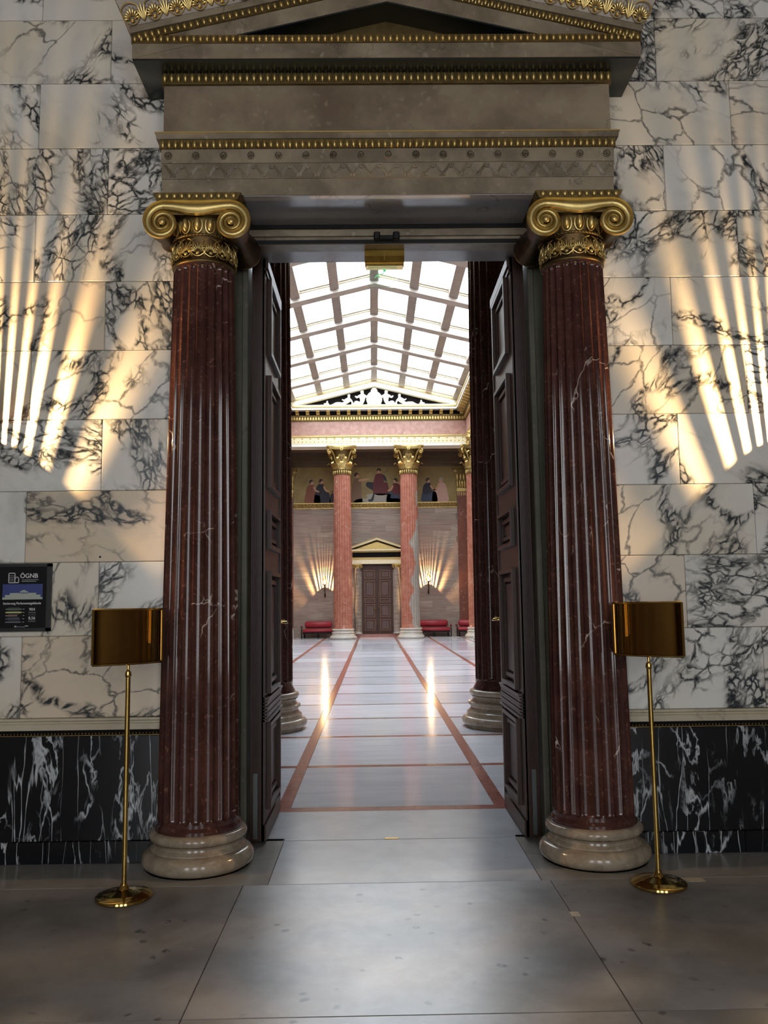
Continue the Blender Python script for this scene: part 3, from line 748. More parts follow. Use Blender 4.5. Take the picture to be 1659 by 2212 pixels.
for r in ((-.132, .126, -.036, -.022), (-.085, -.02, -.022, .006), (.035, .085, -.022, .006), (-.115, -.085, -.022, -.006), (.085, .112, -.022, -.006), (-.02, .035, -.022, .0)): pb.box(r[0], r[1], -.0128, -.011, r[2], r[3])
for i in range(5): pb.box(-.017 + i * .011, -.012 + i * .011, -.0128, -.011, .0, .012)
pb.prism([(-.026, .012), (.036, .012), (.005, .026)], 'y', -.0128, -.011)
pb.v = [(p[0], p[1], p[2] + .023) for p in pb.v]; pb.build('picture_building', flat('print pale building', (168, 176, 164), .6), po)
text('Sanierung Parlamentsgeb\u00e4ude', .0205, -.004, -.0445, po, PWHITE, bold=.0003)
for i, (w, c) in enumerate(((.104, (104, 122, 104)), (.104, (206, 206, 130)), (.076, (150, 120, 110)), (.092, (86, 90, 110)), (.100, (104, 104, 116)))):
    z = -.0795 - i * .0207; bar(-.108, -.108 + w, z, z + .008, flat('print bar %d' % i, c, .6)); bar(-.092, -.018, z + .012, z + .0145, flat('print grey %d' % i, (96, 98, 100), .6), 'print_line'); bar(.002, .013, z + .003, z + .0055, PWHITE, 'print_line')
text('904', .026, .062, -.086, po, PWHITE, bold=.0003); text('8,56', .026, .062, -.142, po, PWHITE, bold=.0003)
G = flat('print mid grey', (110, 112, 112), .6)
for z in (-.097, -.103, -.115, -.152, -.158): bar(.038, .086, z, z + .0028, G, 'print_line')
bar(-.042, .04, -.192, -.1865, G, 'print_line'); bar(-.048, -.036, -.192, -.182, PWHITE, 'print_line'); bar(.02, .04, -.192, -.182, PWHITE, 'print_line')
tag(MB().lathe([(.001, -.004), (.006, -.003), (.007, 0)], 12).build('wall_plug', 'black', None, None, (-1.915, -.0005, 1.925), (-PI / 2, 0, 0)), 'tiny round black plug in the left wall above the joint', 'wall plug')

# ================================================================== WALL TORCHES
def sconce(label, loc, power, rz=0.0, r_light=.005):
    t = thing('wall_torch', label, 'wall lamp', loc, rz)     # local: wall plane y=0, room toward -y; origin at the foot of the torch
    MB().cbox(-.04, .04, -.02, 0, -.06, .12, .006).build('wall_plate', 'bronze', t)
    tl = math.radians(9.0)
    OFF = .19; ax = lambda h: Vector((0, -OFF - math.sin(tl) * h, math.cos(tl) * h))
    MB().tube([(0, -.01, .02), (0, -.07, .0), ax(.02)], .012, 8).build('bracket', 'bronze', t, 50)
    m = MB(); M = Matrix.Translation((0, -OFF, 0)) @ Matrix.Rotation(tl, 4, 'X')
    st = MB().lathe([(.001, -.03), (.018, -.02), (.022, .0), (.015, .02), (.02, .12), (.028, .3), (.034, .46), (.030, .48), (.045, .50), (.072, .535), (.088, .56), (.088, .568), (.07, .56), (.04, .53), (.001, .525)], 24)
    m.merge(st, M); m.build('torch_body', 'bronze', t, 40)
    zc = .662; N = 26; rb = MB()
    prof = [(.084, .562), (.098, .60), (.104, .66), (.10, .73), (.085, .80), (.06, .87), (.03, .93), (.008, .98)]
    for k in range(N):
        a = 2 * PI * k / N; hw = 2 * PI / N * .32
        P = []
        for r, z in prof:
            P.append([(r * math.cos(a - hw), r * math.sin(a - hw), z), (r * math.cos(a + hw), r * math.sin(a + hw), z), ((r + .004) * math.cos(a + hw), (r + .004) * math.sin(a + hw), z), ((r + .004) * math.cos(a - hw), (r + .004) * math.sin(a - hw), z)])
        rb.grid(P, cv=True)
    m = MB(); m.merge(rb, M); m.build('ribbed_shade', 'bronze', t)
    m = MB(); m.merge(MB().lathe([(.001, .535), (.012, .54), (.014, .57), (.010, .595), (.001, .61)], 12), M); m.build('bulb', 'bulb', t, 50)
    L = bpy.data.lights.new('torch_light', 'POINT'); L.energy = power; L.color = (1.0, .64, .30); L.shadow_soft_size = r_light
    lo = bpy.data.objects.new('torch_light', L); COL.objects.link(lo); lo.parent = t; lo.location = M @ Vector((0, 0, zc))
    return t
sconce('bronze wall torch throwing striped light on the left marble wall', (-2.63, 0, 2.27), SCONCE_NEAR)
sconce('bronze wall torch throwing striped light on the right marble wall', (2.60, 0, 2.23), SCONCE_NEAR)

# ================================================================== COLUMNED HALL
HX, YF = 6.9, 35.3
hf = struct('floor_2', MB().box(-HX, HX, .48, YF, -.25, -.014), 'joint', 'pale marble floor of the columned hall with red stone bands')
BW = .053
bands = [-3.93, -2.42, -.86, .86, 2.42, 3.93]
slab(hf, 'threshold_slab', 'threshold_daylit', -1.02, 1.02, .425, 1.225)
rows = [1.235, 1.345, 3.01, 3.06, 4.87, 4.91]
YJ = [3.035, 4.89, 6.5, 8.13]
while YJ[-1] + 1.66 < YF - .4: YJ.append(YJ[-1] + 1.66)
YJ.append(YF)
for s in (-1, 1):
    x0, x1 = sorted((s * 1.02, s * HX)); slab(hf, 'floor_slab', 'floor_hall', x0, x1, .48, 1.225)
for x in (-.86, .86, -2.42, 2.42, -3.93, 3.93): slab(hf, 'red_band', 'red_inlay', x - BW, x + BW, 1.355, YF, .001)
slab(hf, 'red_cross_band', 'red_inlay', -HX, HX, 1.225, 1.355, .001)
xe = [-HX] + [v for b in bands for v in (b - BW, b + BW)] + [HX]
yy = 1.355
for j in YJ:
    th = .055
    for a, b in zip(xe[0::2], xe[1::2]):
        slab(hf, 'floor_slab', 'floor_hall', a, b, yy, j - (th if j < YF else 0), .0015 if j < 9 else .005)
        if j < YF: slab(hf, 'red_strip' if j < 6 else 'grey_strip', 'red_inlay' if j < 6 else 'grey_inlay', a, b, j - th, j + th, .001)
    yy = j + th
# walls
struct('wall_hall_left', MB().box(-HX - .2, -HX, .48, YF, 0, 11), 'block', 'left side wall of the hall behind the columns')
struct('wall_hall_right', MB().box(HX, HX + .2, .48, YF, 0, 11), 'block', 'right side wall of the hall behind the columns')
nb = MB()
nb.box(-HX, -6.5, .3, .48, 0, 11); nb.box(6.5, HX, .3, .48, 0, 11); nb.box(-HX, HX, .3, .48, 8.35, 11)
struct('wall_hall_near', nb, 'plaster', 'near wall of the hall above the anteroom')
wf = struct('wall_far', MB().box(-HX, HX, YF + .03, YF + .3, 0, 11), 'mortar', 'beige banded stone wall at the far end of the hall')
blk = MB().cbox(-.5, .5, -.5, .5, -.5, .5, .012).mesh('stone_block', 'block')
random.seed(5)
nr = 22; hz_ = 6.22 / nr
for i in range(nr):
    x = -4.0 - random.random() * .6
    while x < 4.0:
        w = random.choice((.7, .95, 1.2, 1.5, 1.7)); a, b = max(x, -4.0), min(x + w, 4.0); x += w
        if b - a < .12: continue
        z0, z1 = i * hz_, (i + 1) * hz_
        segs = [(a, b)]
        if z0 < 3.5:
            segs = [(p, q) for p, q in ((a, min(b, -1.06)), (max(a, 1.14), b)) if q - p > .05]
        for p, q in segs: place('stone_block', blk, wf, ((p + q) / 2, YF + .015, (z0 + z1) / 2), (0, 0, 0), (q - p - .004, .05, hz_ - .004))
for s in (-1, 1):
    x0, x1 = sorted((s * 4.0, s * HX)); MB().box(x0, x1, YF, YF + .03, 0, 6.22).build('stone_facing', 'block', wf)
# cornice lines over the painting
for i, (z0, z1, d, mt) in enumerate(((8.27, 8.36, .05, 'aisle'), (8.36, 8.39, .08, 'gold_dark'), (8.39, 8.52, .12, 'aisle'), (8.52, 8.545, .16, 'gold_dark'), (8.545, 8.68, .20, 'aisle'), (8.68, 8.71, .28, 'gold_dark'), (8.71, 8.95, .32, 'aisle'))):
    MB().box(-HX, HX, YF - d, YF + .03, z0, z1).build('wall_cornice', mt, wf)
# gilded lattice band
gb = MB().box(-4.0, 4.0, YF - .02, YF + .03, 6.22, 6.50).build('lattice_band', 'gold_dark', wf)
lt = MB().box(-4, 4, YF - .05, YF - .01, 6.22, 6.255).box(-4, 4, YF - .05, YF - .01, 6.46, 6.50)
for i in range(46):
    xa = -4 + i * 8 / 46; xb = xa + 8 / 46
    lt.tube([(xa, YF - .03, 6.26), (xb, YF - .03, 6.455)], .014, 4, False); lt.tube([(xb, YF - .03, 6.26), (xa, YF - .03, 6.455)], .014, 4, False)
o = lt.build('lattice', 'gold', gb); o['kind'] = 'stuff'

# painted frieze
pt = thing('wall_painting', 'long painted frieze of robed figures on a gold ground above the far door', 'painting', (0, YF, 6.50))
GOLDP = m_stone('painted gold ground', (126, 106, 56), (146, 126, 72), (160, 140, 86), 1.2, .5, .4)
MB().box(-4.0, 4.0, -.012, .03, 0, 1.78).build('painted_ground', GOLDP, pt)
pal = {k: flat('paint ' + k, v, .6) for k, v in dict(rust=(122, 70, 48), navy=(30, 32, 44), wine=(92, 28, 32), rose=(188, 150, 134), blue=(46, 56, 76), stone=(150, 144, 132), brown=(120, 92, 70), skin=(190, 142, 110), hair=(44, 32, 26), slate=(90, 92, 94)).items()}
def smooth_poly(pts, n=6):
    out = []; L = len(pts)
    for i in range(L):
        p0, p1, p2, p3 = [Vector(pts[(i + k - 1) % L]) for k in range(4)]
        for j in range(n):
            t = j / n; out.append(tuple(.5 * ((2 * p1) + (-p0 + p2) * t + (2 * p0 - 5 * p1 + 4 * p2 - p3) * t * t + (-p0 + 3 * p1 - 3 * p2 + p3) * t ** 3)))
    return out
def paint(par, nm, pts, col, lay=0): return MB().prism(smooth_poly(pts), 'y', -.0135 - .0015 * lay, -.011).build(nm, pal[col], par)
def figure(x, sc, top, low, flip=1, standing=False, hair='hair'):
    g = MB().prism([(x - .02, .0), (x + .02, .0), (x + .02, .02), (x - .02, .02)], 'y', -.0132, -.011).build('painted_figure', pal[low], pt)
    F = lambda pts: [(x + flip * a * sc, b * sc) for a, b in pts]
    if standing:
        paint(g, 'robe', F([(-.28, 0), (.22, 0), (.2, .5), (.2, .95), (.06, 1.15), (-.1, 1.12), (-.24, .8)]), low)
        paint(g, 'arm', F([(.1, 1.0), (.42, 1.05), (.6, 1.16), (.44, 1.14), (.1, 1.1)]), 'skin', 1); hz0 = 1.28
    else:
        paint(g, 'robe', F([(-.32, 0), (.38, 0), (.42, .3), (.34, .52), (.05, .58), (-.26, .55), (-.36, .3)]), low)
        paint(g, 'torso', F([(-.28, .42), (.1, .44), (.2, .62), (.14, .88), (.02, .97), (-.12, .96), (-.26, .8)]), top, 1)
        paint(g, 'arm', F([(.08, .82), (.18, .62), (.36, .56), (.37, .62), (.22, .70), (.14, .86)]), 'skin', 2); hz0 = 1.08
    paint(g, 'head', F([(-.08, hz0 - .1), (.05, hz0 - .1), (.08, hz0), (.03, hz0 + .1), (-.07, hz0 + .1), (-.1, hz0)]), 'skin', 2)
    paint(g, 'hair', F([(-.11, hz0 - .06), (-.04, hz0 - .02), (.0, hz0 + .05), (.08, hz0 + .05), (.02, hz0 + .13), (-.08, hz0 + .13), (-.13, hz0 + .04)]), hair, 3)
paint(pt, 'painted_steps', [(-.9, 0), (1.2, 0), (1.15, .18), (.75, .22), (.7, .42), (-.35, .42), (-.4, .22), (-.85, .18)], 'stone')
for a in ((-3.1, .95, 'rust', 'rust', 1), (-2.62, .98, 'navy', 'navy', 1), (-2.05, .5, 'navy', 'navy', 1), (.98, .98, 'wine', 'blue', -1), (2.62, .98, 'navy', 'blue', 1), (3.22, 1.0, 'rose', 'rose', -1)): figure(*a, hair='stone' if a[0] == 3.22 else 'hair')
figure(-.88, 1.05, 'brown', 'brown', 1, True); figure(1.42, .9, 'brown', 'brown', -1, True)
cf = MB().prism([(.0, .42), (.05, .42), (.05, .44), (0, .44)], 'y', -.0132, -.011).build('painted_figure', pal['wine'], pt)
paint(cf, 'throne', [(-.02, .42), (.62, .42), (.62, .95), (.5, 1.0), (.0, 1.0)], 'wine')
paint(cf, 'mantle', [(-.42, .8), (-.1, .55), (-.2, .2), (-.34, .15), (-.3, .05), (-.1, .1), (-.02, .5), (.1, .95), (-.1, 1.0), (-.4, 1.0)], 'navy', 1)
paint(cf, 'robe', [(-.1, .52), (.45, .52), (.42, .9), (.45, 1.3), (.3, 1.42), (.12, 1.42), (-.02, 1.25)], 'wine', 2)
paint(cf, 'mantle', [(.3, 1.42), (.5, 1.3), (.58, 1.05), (.45, 1.1), (.4, 1.3)], 'navy', 3)
paint(cf, 'head', [(.12, 1.45), (.26, 1.45), (.28, 1.56), (.2, 1.64), (.11, 1.56)], 'skin', 3)
paint(cf, 'hair', [(.1, 1.54), (.18, 1.6), (.28, 1.54), (.3, 1.62), (.2, 1.7), (.1, 1.64)], 'hair', 4)

# pilasters on the far wall
def pilaster(x, label):
    t = thing('wall_pilaster', label, 'pilaster', (x, YF, 0))
    MB().box(-.30, .30, -.14, 0, 0, .18).cbox(-.29, .29, -.13, 0, .18, .32, .03).box(-.275, .275, -.115, 0, .32, .45).build('pilaster_base', 'base_hall', t)
    MB().box(-.26, .26, -.10, .0, .45, 7.0).build('shaft', 'red_plain', t)
    MB().box(-.27, .27, -.12, 0, 7.0, 7.16).build('collar', 'gold', t)
    MB().prism([(-.26, 7.16), (.26, 7.16), (.32, 7.6), (.42, 8.1), (-.42, 8.1), (-.32, 7.6)], 'y', -.14, 0).build('capital', 'gold_dark', t)
    for k in range(5): MB().ell((-.24 + k * .12, -.16, 7.38), (.06, .05, .2), 8, 5).build('leaf', 'gold', t, 60)
    for k in range(4): MB().ell((-.24 + k * .16, -.17, 7.72), (.07, .06, .17), 8, 5).build('leaf', 'gold', t, 60)
    for s in (-1, 1): MB().tube([(s * (.34 + .075 * math.exp(-.25 * a) * math.cos(a)), -.18, 7.98 + .09 * math.exp(-.2 * a) * math.sin(a)) for a in [.5 * i for i in range(18)]], .022, 6).build('scroll', 'gold', t, 60)
    MB().box(-.46, .46, -.2, 0, 8.1, 8.25).build('abacus', 'gold_dark', t)
    n = 6; rd = MB()
    for k in range(n): rd.ell((-.22 + k * .088, -.105, 6.88), (.022, .012, .12), 6, 5)
    o = rd.build('gilt_reeds', 'gold', t, 60)
    return t
pilaster(-4.27, 'dark red wall pilaster with gilded capital at the left end of the painting')
pilaster(4.27, 'dark red wall pilaster with gilded capital at the right end of the painting')

# far double door with its own small portal
fd = thing('far_door_surround', 'small gilded pedimented portal with two columns around the far door', 'door surround', (.05, YF, 0))
MB().box(-1.2, 1.2, -.32, .05, 0, .14).build('door_step', 'red_inlay', fd)
for s in (-1, 1):
    x = s * .93; 
    x0, x1 = sorted((s * .76, s * 1.1)); MB().box(x0, x1, -.10, .05, .14, 3.5).build('jamb', 'block', fd)
    MB().lathe([(.001, .14), (.19, .14)] + torus_prof(.165, .18, .035, 5) + [(.16, .225), (.15, .25)] + torus_prof(.15, .275, .02, 5) + [(.001, .3)], 24, x, -.22).build('column_base', 'base_hall', fd, 40)
    fs = fluted_shaft(.15, .13, .295, 3.3, 16, None, None, .012, 6, .01); fs.v = [(p[0] + x, p[1] - .22, p[2]) for p in fs.v]; fs.build('shaft', 'block', fd, 30)
    vf = volute_face(.15, 3.375, .105, .1, 2.0, .02, .025); vf.v = [(p[0] + x, p[1] - .34, p[2]) for p in vf.v]; vf.build('volute_face', 'gold', fd, 50)
    MB().box(x - .15, x + .15, -.335, -.06, 3.40, 3.488).lathe([(.11, 3.28), (.13, 3.32), (.14, 3.4), (.001, 3.4)], 20, x, -.22).build('capital', 'gold', fd, 40)
    for q in (-1, 1): MB().tube([(x + q * .15, -.33, 3.375), (x + q * .15, -.06, 3.375)], .085, 12).build('bolster', 'gold_dark', fd, 50)
MB().box(-1.2, 1.2, -.34, .05, 3.49, 3.70).build('architrave', 'cream', fd)
MB().prism([(.05, 3.70), (-.35, 3.70), (-.38, 3.80), (.05, 3.80)], 'x', -1.23, 1.23).build('architrave_moulding', 'gold', fd)
MB().box(-1.18, 1.18, -.32, .05, 3.80, 4.05).build('frieze', 'black', fd)
d = MB()
for i in range(40): d.box(-1.2 + i * .06, -1.165 + i * .06, -.37, -.3, 4.05, 4.11)
o = d.build('dentils', 'gold', fd); o['kind'] = 'stuff'
MB().box(-1.2, 1.2, -.33, .05, 4.05, 4.12).build('dentil_ground', 'gold_dark', fd)
MB().box(-1.3, 1.3, -.44, .05, 4.12, 4.19).build('cornice', 'cream', fd)
MB().prism([(-1.1, 4.19), (1.1, 4.19), (0, 4.56)], 'y', -.28, .05).build('tympanum', 'gold', fd)
for s in (-1, 1):
    g = lambda x: 4.21 + .335 * (1.32 - x)
    for (o0, o1, y0, mt) in ((0, .07, -.44, 'cream'), (.07, .10, -.46, 'gold'), (-.035, 0, -.38, 'gold_dark')):
        MB().prism([(s * 1.32, g(1.32) + o0), (0, g(0) + o0), (0, g(0) + o1), (s * 1.32, g(1.32) + o1)], 'y', y0, .05).build('raking_cornice', mt, fd)
def far_leaf(name, label, s):
    t = bpy.data.objects.new(name, None); COL.objects.link(t); t['kind'] = 'structure'; t['label'] = label; t.location = (.05, YF, .14)
    def bx(nm, a0, a1, y0, y1, z0, z1, mat='wood_far', par=None):
        x0, x1 = sorted((s * a0, s * a1)); return MB().box(x0, x1, y0, y1, z0, z1).build(nm, mat, par or t)
    bx('core', .003, .76, -.05, .02, 0, 3.3, 'wood')
    for a0, a1 in ((.005, .12), (.62, .76)): bx('stile', a0, a1, -.10, -.05, 0, 3.3)
    rl = [(0, .16), (.70, .80), (1.42, 1.50), (1.70, 1.78), (2.55, 2.66), (3.06, 3.3)]
    for a, b in rl: bx('rail', .12, .62, -.095, -.05, a, b)
    for a, b in zip(rl[:-1], rl[1:]):
        p = bx('panel', .20, .54, -.085, -.05, a[1] + .07, b[0] - .07, 'wood_panel'); z0, z1 = a[1], b[0]
        m = MB()
        for q in ((.12, .16, z0, z1), (.58, .62, z0, z1), (.16, .58, z0, z0 + .04), (.16, .58, z1 - .04, z1)): x0, x1 = sorted((s * q[0], s * q[1])); m.box(x0, x1, -.115, -.05, q[2], q[3])
        m.build('panel_moulding', 'wood_mould', p)
    MB().tube([(s * .06, -.10, 1.18), (s * .06, -.16, 1.18), (s * .18, -.17, 1.18)], .014, 6).build('handle', 'brass', t, 50)
    return t
far_leaf('door_3', 'left leaf of the closed brown panelled door at the far end', -1)
far_leaf('door_4', 'right leaf of the closed brown panelled door at the far end', 1)
sconce('bronze wall torch glowing left of the far door', (-2.48, YF - .01, 1.98), SCONCE_FAR, 0, .006)
sconce('bronze wall torch glowing right of the far door', (2.52, YF - .01, 2.08), SCONCE_FAR, 0, .006)

# red benches
def bench(label, x, wd):
    t = thing('upholstered_bench', label, 'bench', (x, YF - .62, 0))
    MB().cbox(-wd / 2, wd / 2, -.30, .28, .27, .43, .05).build('seat', 'red_leather', t, 50)
    bk_ = MB().cbox(-wd / 2 + .08, wd / 2 - .08, -.02, .2, -.15, .15, .06).build('backrest', 'red_leather', t, 50, (0, .16, .63), (-.12, 0, 0))
    MB().cbox(-wd / 2, wd / 2, -.27, .26, .2, .27, .01).build('frame', 'black_metal', t)
    for sx in (-1, 0, 1):
        for yy_ in (-.24, .22): MB().lathe([(.001, 0), (.03, 0), (.022, .05), (.03, .12), (.026, .2)], 10).build('leg', 'black_metal', t, 40, (sx * (wd / 2 - .08), yy_, 0))
    for sx in (-1, 1):
        MB().tube([(sx * (wd / 2 + .03), -.25, .0), (sx * (wd / 2 + .05), -.26, .25), (sx * (wd / 2 + .03), -.2, .48), (sx * (wd / 2 + .05), .0, .53), (sx * (wd / 2 + .05), .24, .5)], .028, 8).build('armrest', 'black_metal', t, 50)
        MB().ell((sx * (wd / 2 + .05), -.16, .55), (.055, .14, .035), 12, 6).build('arm_pad', 'red_leather', t, 60)
bench('red upholstered bench against the far wall left of the far door', -2.78, 1.45)
bench('red upholstered bench against the far wall right of the far door', 2.72, 1.5)
bench('red upholstered bench against the far wall half hidden by the right corner column', 4.58, 1.5)

# hall columns with leafy capitals
def hall_column(mat, bm='base_hall'):
    t = thing('corinthian_column', 'x', 'column')
    MB().lathe([(.001, 0), (.56, 0), (.56, .03)] + torus_prof(.56, .085, .058, 8) + [(.555, .15), (.55, .19), (.53, .205), (.51, .225), (.5, .25), (.51, .275), (.53, .285)] + torus_prof(.515, .30, .02, 4) + [(.49, .325), (.475, .36), (.475, .385), (.495, .395)] + torus_prof(.475, .435, .038, 8) + [(.46, .475), (.001, .475)], 48).build('column_base', bm, t, 40)
    fluted_shaft(.43, .385, .475, 7.55, 24, .60, 7.50, .024, 6, .03, .008).build('shaft', mat, t, 30)
    cl = MB().lathe([(.39, 7.5), (.405, 7.52), (.405, 7.7), (.43, 7.715), (.43, 7.75), (.40, 7.76)], 36).build('collar', 'gold_dark', t, 40)
    rd = MB()
    for k in range(24): a = 2 * PI * k / 24; rd.ell((.405 * math.cos(a), .405 * math.sin(a), 7.61), (.03, .03, .10), 6, 5)
    o = rd.build('reeds', 'gold', cl, 60)
    bell = MB().lathe([(.39, 7.75), (.40, 8.0), (.40, 8.2), (.44, 8.45), (.52, 8.66), (.001, 8.66)], 32).build('bell', 'gold_dark', t, 40)
    def leaf(w, h, fl):
        P = []
        for i in range(9):
            u = i / 8; r = .02 + fl * u ** 2.6; z = h * (u if u < .88 else .88 - (u - .88) * 1.6)
            ww = w * (math.sin(PI * min(1, .22 + u * .72)) ** .7) * (1 if u < .9 else .55)
            P.append([(ww * q, -r - .03 * (1 - q * q) * (1 if abs(q) > .1 else .6), z + (-.02 * abs(q) * math.cos(6 * q))) for q in (-1, -.6, -.3, 0, .3, .6, 1)])
        return MB().grid(P)
    lf = leaf(.18, .38, .25).mesh('leaf', 'gold', 60); lf2 = leaf(.13, .40, .12).mesh('leaf', 'gold', 60)
    for k in range(8):
        a = 2 * PI * k / 8; place('leaf', lf, bell, (.40 * math.sin(a), -.40 * math.cos(a), 7.74), (0, 0, a))
        a += PI / 8; place('leaf', lf2, bell, (.39 * math.sin(a), -.39 * math.cos(a), 7.95), (0, 0, a))
    def spiral(r0, turns, k): return [(r0 * math.exp(-k * t) * math.sin(t), 0, r0 * math.exp(-k * t) * math.cos(t)) for t in [turns * 2 * PI * i / 30 for i in range(31)]]
    sp = MB().tube([(-.38, 0, -.40), (-.30, 0, -.16), (-.18, 0, .04), (-.08, 0, .11)] + spiral(.13, 1.6, .16), [.03, .036, .042, .045] + [.042 - .0008 * i for i in range(31)], 6)
    sp.ell((0, 0, 0), (.035, .045, .035), 8, 5)
    spm = sp.mesh('corner_scroll', 'gold', 60)
    for k in range(4):
        a = PI / 4 + k * PI / 2; place('corner_scroll', spm, bell, (.79 * math.cos(a), .79 * math.sin(a), 8.52), (0, 0, a))
    sp2 = MB()
    for s in (-1, 1): sp2.tube([(s * .02, 0, -.26), (s * .03, 0, -.12)] + [(s * (.085 - p[0] * 1.0), 0, p[2] - .0) for p in [(.085 * math.exp(-.13 * t) * math.cos(t), 0, .085 * math.exp(-.13 * t) * math.sin(t)) for t in [1.5 * 2 * PI * i / 24 for i in range(25)]]], .02, 6)
    s2m = sp2.mesh('inner_scroll', 'gold', 60); fl_ = MB()
    for k in range(6): fl_.ell((.06 * math.cos(k * PI / 3), 0, .06 * math.sin(k * PI / 3)), (.05, .03, .05), 8, 5)
    fl_.ell((0, -.02, 0), (.04, .04, .04), 8, 5); flm = fl_.mesh('fleuron', 'gold', 60)
    for k in range(4):
        a = k * PI / 2; place('inner_scroll', s2m, bell, (.47 * math.sin(a), -.47 * math.cos(a), 8.34), (.25, 0, a)); place('fleuron', flm, bell, (.57 * math.sin(a), -.57 * math.cos(a), 8.67), (0, 0, a))
    ring = []; 
    for k in range(4):
        for q in range(9):
            u = q / 8 * 2 - 1; d = .70 - .14 * (1 - u * u); a = k * PI / 2; x, y = u * .60, -d
            ring.append((x * math.cos(a) - y * math.sin(a), x * math.sin(a) + y * math.cos(a)))
    ab = MB(); n = len(ring)
    ab.grid([[(x * sc, y * sc, z) for sc, z in ((.90, 8.64), (.93, 8.70), (1.0, 8.74), (1.0, 8.80))] for x, y in ring], cu=True)
    ab.add([(x * .9, y * .9, 8.64) for x, y in ring], [tuple(range(n))]); ab.add([(x, y, 8.80) for x, y in ring], [tuple(range(n))])
    ab.build('abacus', 'gold', t, 40)
    return t
cN = hall_column('red_hall_shaded', 'base'); cA = hall_column('red_hall'); cB = hall_column('red_hall2')  # near pair: shade painted into a darker shaft, with a darker base stone
def put(src, x, y, label, rz=0, first=False, group=None):
    c = src if first else copy_tree(src); c.location = (x, y, 0); c.rotation_euler = (0, 0, rz); c['label'] = label
    if group: c['group'] = group
    return c
put(cA, -1.53, 33.0, 'rose marble column with gilded capital left of the far door', 0, True)
put(cB, 1.55, 33.0, 'grey patched rose marble column with gilded capital right of the far door', 0, True)
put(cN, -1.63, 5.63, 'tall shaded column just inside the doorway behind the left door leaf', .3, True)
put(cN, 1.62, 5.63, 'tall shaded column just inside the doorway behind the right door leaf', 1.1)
for k in range(10):
    y = 5.63 + k * (33.0 - 5.63) / 9
    for s in (-1, 1):
        lab = 'marble column with gilded capital in the %s side colonnade of the hall' % ('left' if s < 0 else 'right')
        if k == 9: lab = 'rose marble corner column at the far %s end of the hall' % ('left' if s < 0 else 'right')
        put(cB if (k + (s > 0)) % 2 else cA, s * 4.62, y, lab, random.choice((0, PI / 2, PI, -PI / 2)), False, None if k == 9 else ('left' if s < 0 else 'right') + ' side colonnade')

# entablature of the hall: four straight runs
def entab(label, L, loc, rz):
    t = thing('hall_entablature', label, 'entablature', loc, rz); h = L / 2
    def b(nm, mat, y0, z0, z1, e=0): return MB().box(-h - e, h + e, y0, .8, z0, z1).build(nm, mat, t)
    b('lower_fascia', 'white', .0, 8.80, 8.93); b('upper_fascia', 'cream', -.01, 8.93, 9.24)
    st = MB(); n = int(L / .36)
    for i in range(n):
        x = -h + (i + .5) * L / n; st.ell((x, -.01, 9.17), (.045, .02, .045), 8, 4)
        st.ell((x, -.01, 9.02), (.03, .02, .03), 6, 4); st.ell((x + L / n / 2, -.01, 9.02), (.03, .02, .03), 6, 4)
    o = st.build('gilt_studs', 'gold', t, 60); o['kind'] = 'stuff'
    b('gilt_moulding', 'gold', -.05, 9.24, 9.30)
    b('frieze', 'pink_frieze', .0, 9.30, 9.97)
    b('dentil_ground', 'gold_dark', -.03, 9.97, 10.17); d = MB(); n = int(L / .125)
    for i in range(n): x = -h + (i + .5) * L / n; d.box(x - .036, x + .036, -.11, -.02, 10.02, 10.15)
    o = d.build('dentils', 'gold', t); o['kind'] = 'stuff'
    b('leaf_moulding', 'gold_dark', -.13, 10.16, 10.23); b('black_band', 'black', -.13, 10.23, 10.42)
    n = int(L / .47); mm = MB().prism([(-.13, 10.25), (-.18, 10.24), (-.26, 10.30), (-.42, 10.34), (-.44, 10.42), (-.13, 10.42)], 'x', -.075, .075).mesh('bracket', 'gold')
    for i in range(n): place('bracket', mm, t, (-h + (i + .5) * L / n, 0, 0))
    b('corona', 'white', -.47, 10.42, 10.53); b('gilt_cornice', 'gold', -.50, 10.53, 10.58); b('cream_cornice', 'cream', -.48, 10.58, 10.64)
    return t
entab('cream and pink stone entablature with gilded brackets across the far end', 8.5, (0, 32.6, 0), 0)
entab('cream and pink stone entablature across the near end of the hall', 8.5, (0, 6.03, 0), PI)
entab('cream and pink stone entablature along the right colonnade', 26.4, (4.22, 19.3, 0), -PI / 2)
entab('cream and pink stone entablature along the left colonnade', 26.4, (-4.22, 19.3, 0), PI / 2)

# roof: glazed gable
SR = .245; ZR = 11.70
cz_ = MB()
zsl = lambda x: ZR - SR * abs(x)
for s in (-1, 1): cz_.box(min(s * 4.9, s * HX), max(s * 4.9, s * HX), 4.9, YF, 8.95, 9.1)
cz_.box(-4.9, 4.9, 33.3, YF, 8.95, 9.1).box(-HX, HX, .48, 5.3, 8.95, 9.1)
ceil = struct('ceiling_2', cz_, 'aisle', 'glazed gable ceiling of the hall with pale stone beams')
def beam(nm, y0, y1, dz0, dz1, mat='roofbeam'):
    for s in (-1, 1):
        MB().prism([(0, ZR + dz0), (s * 4.3, zsl(4.3) + dz0), (s * 4.3, zsl(4.3) + dz1), (0, ZR + dz1)], 'y', y0, y1).build(nm, mat, ceil)
beams = [29.65 - 3.15 * k for k in range(8)]
for y in beams:
    beam('beam', y, y + .42, 0, .50, 'beam'); beam('gilt_bead', y - .03, y, .26, .285, 'gold')
ends = beams[::-1]
pane_y = [(6.0, ends[0])] + [(a + .42, b) for a, b in zip(ends[:-1], ends[1:])] + [(beams[0] + .42, 32.25)]
PX = [0, 1.26, 2.50, 3.74]
pz = .36
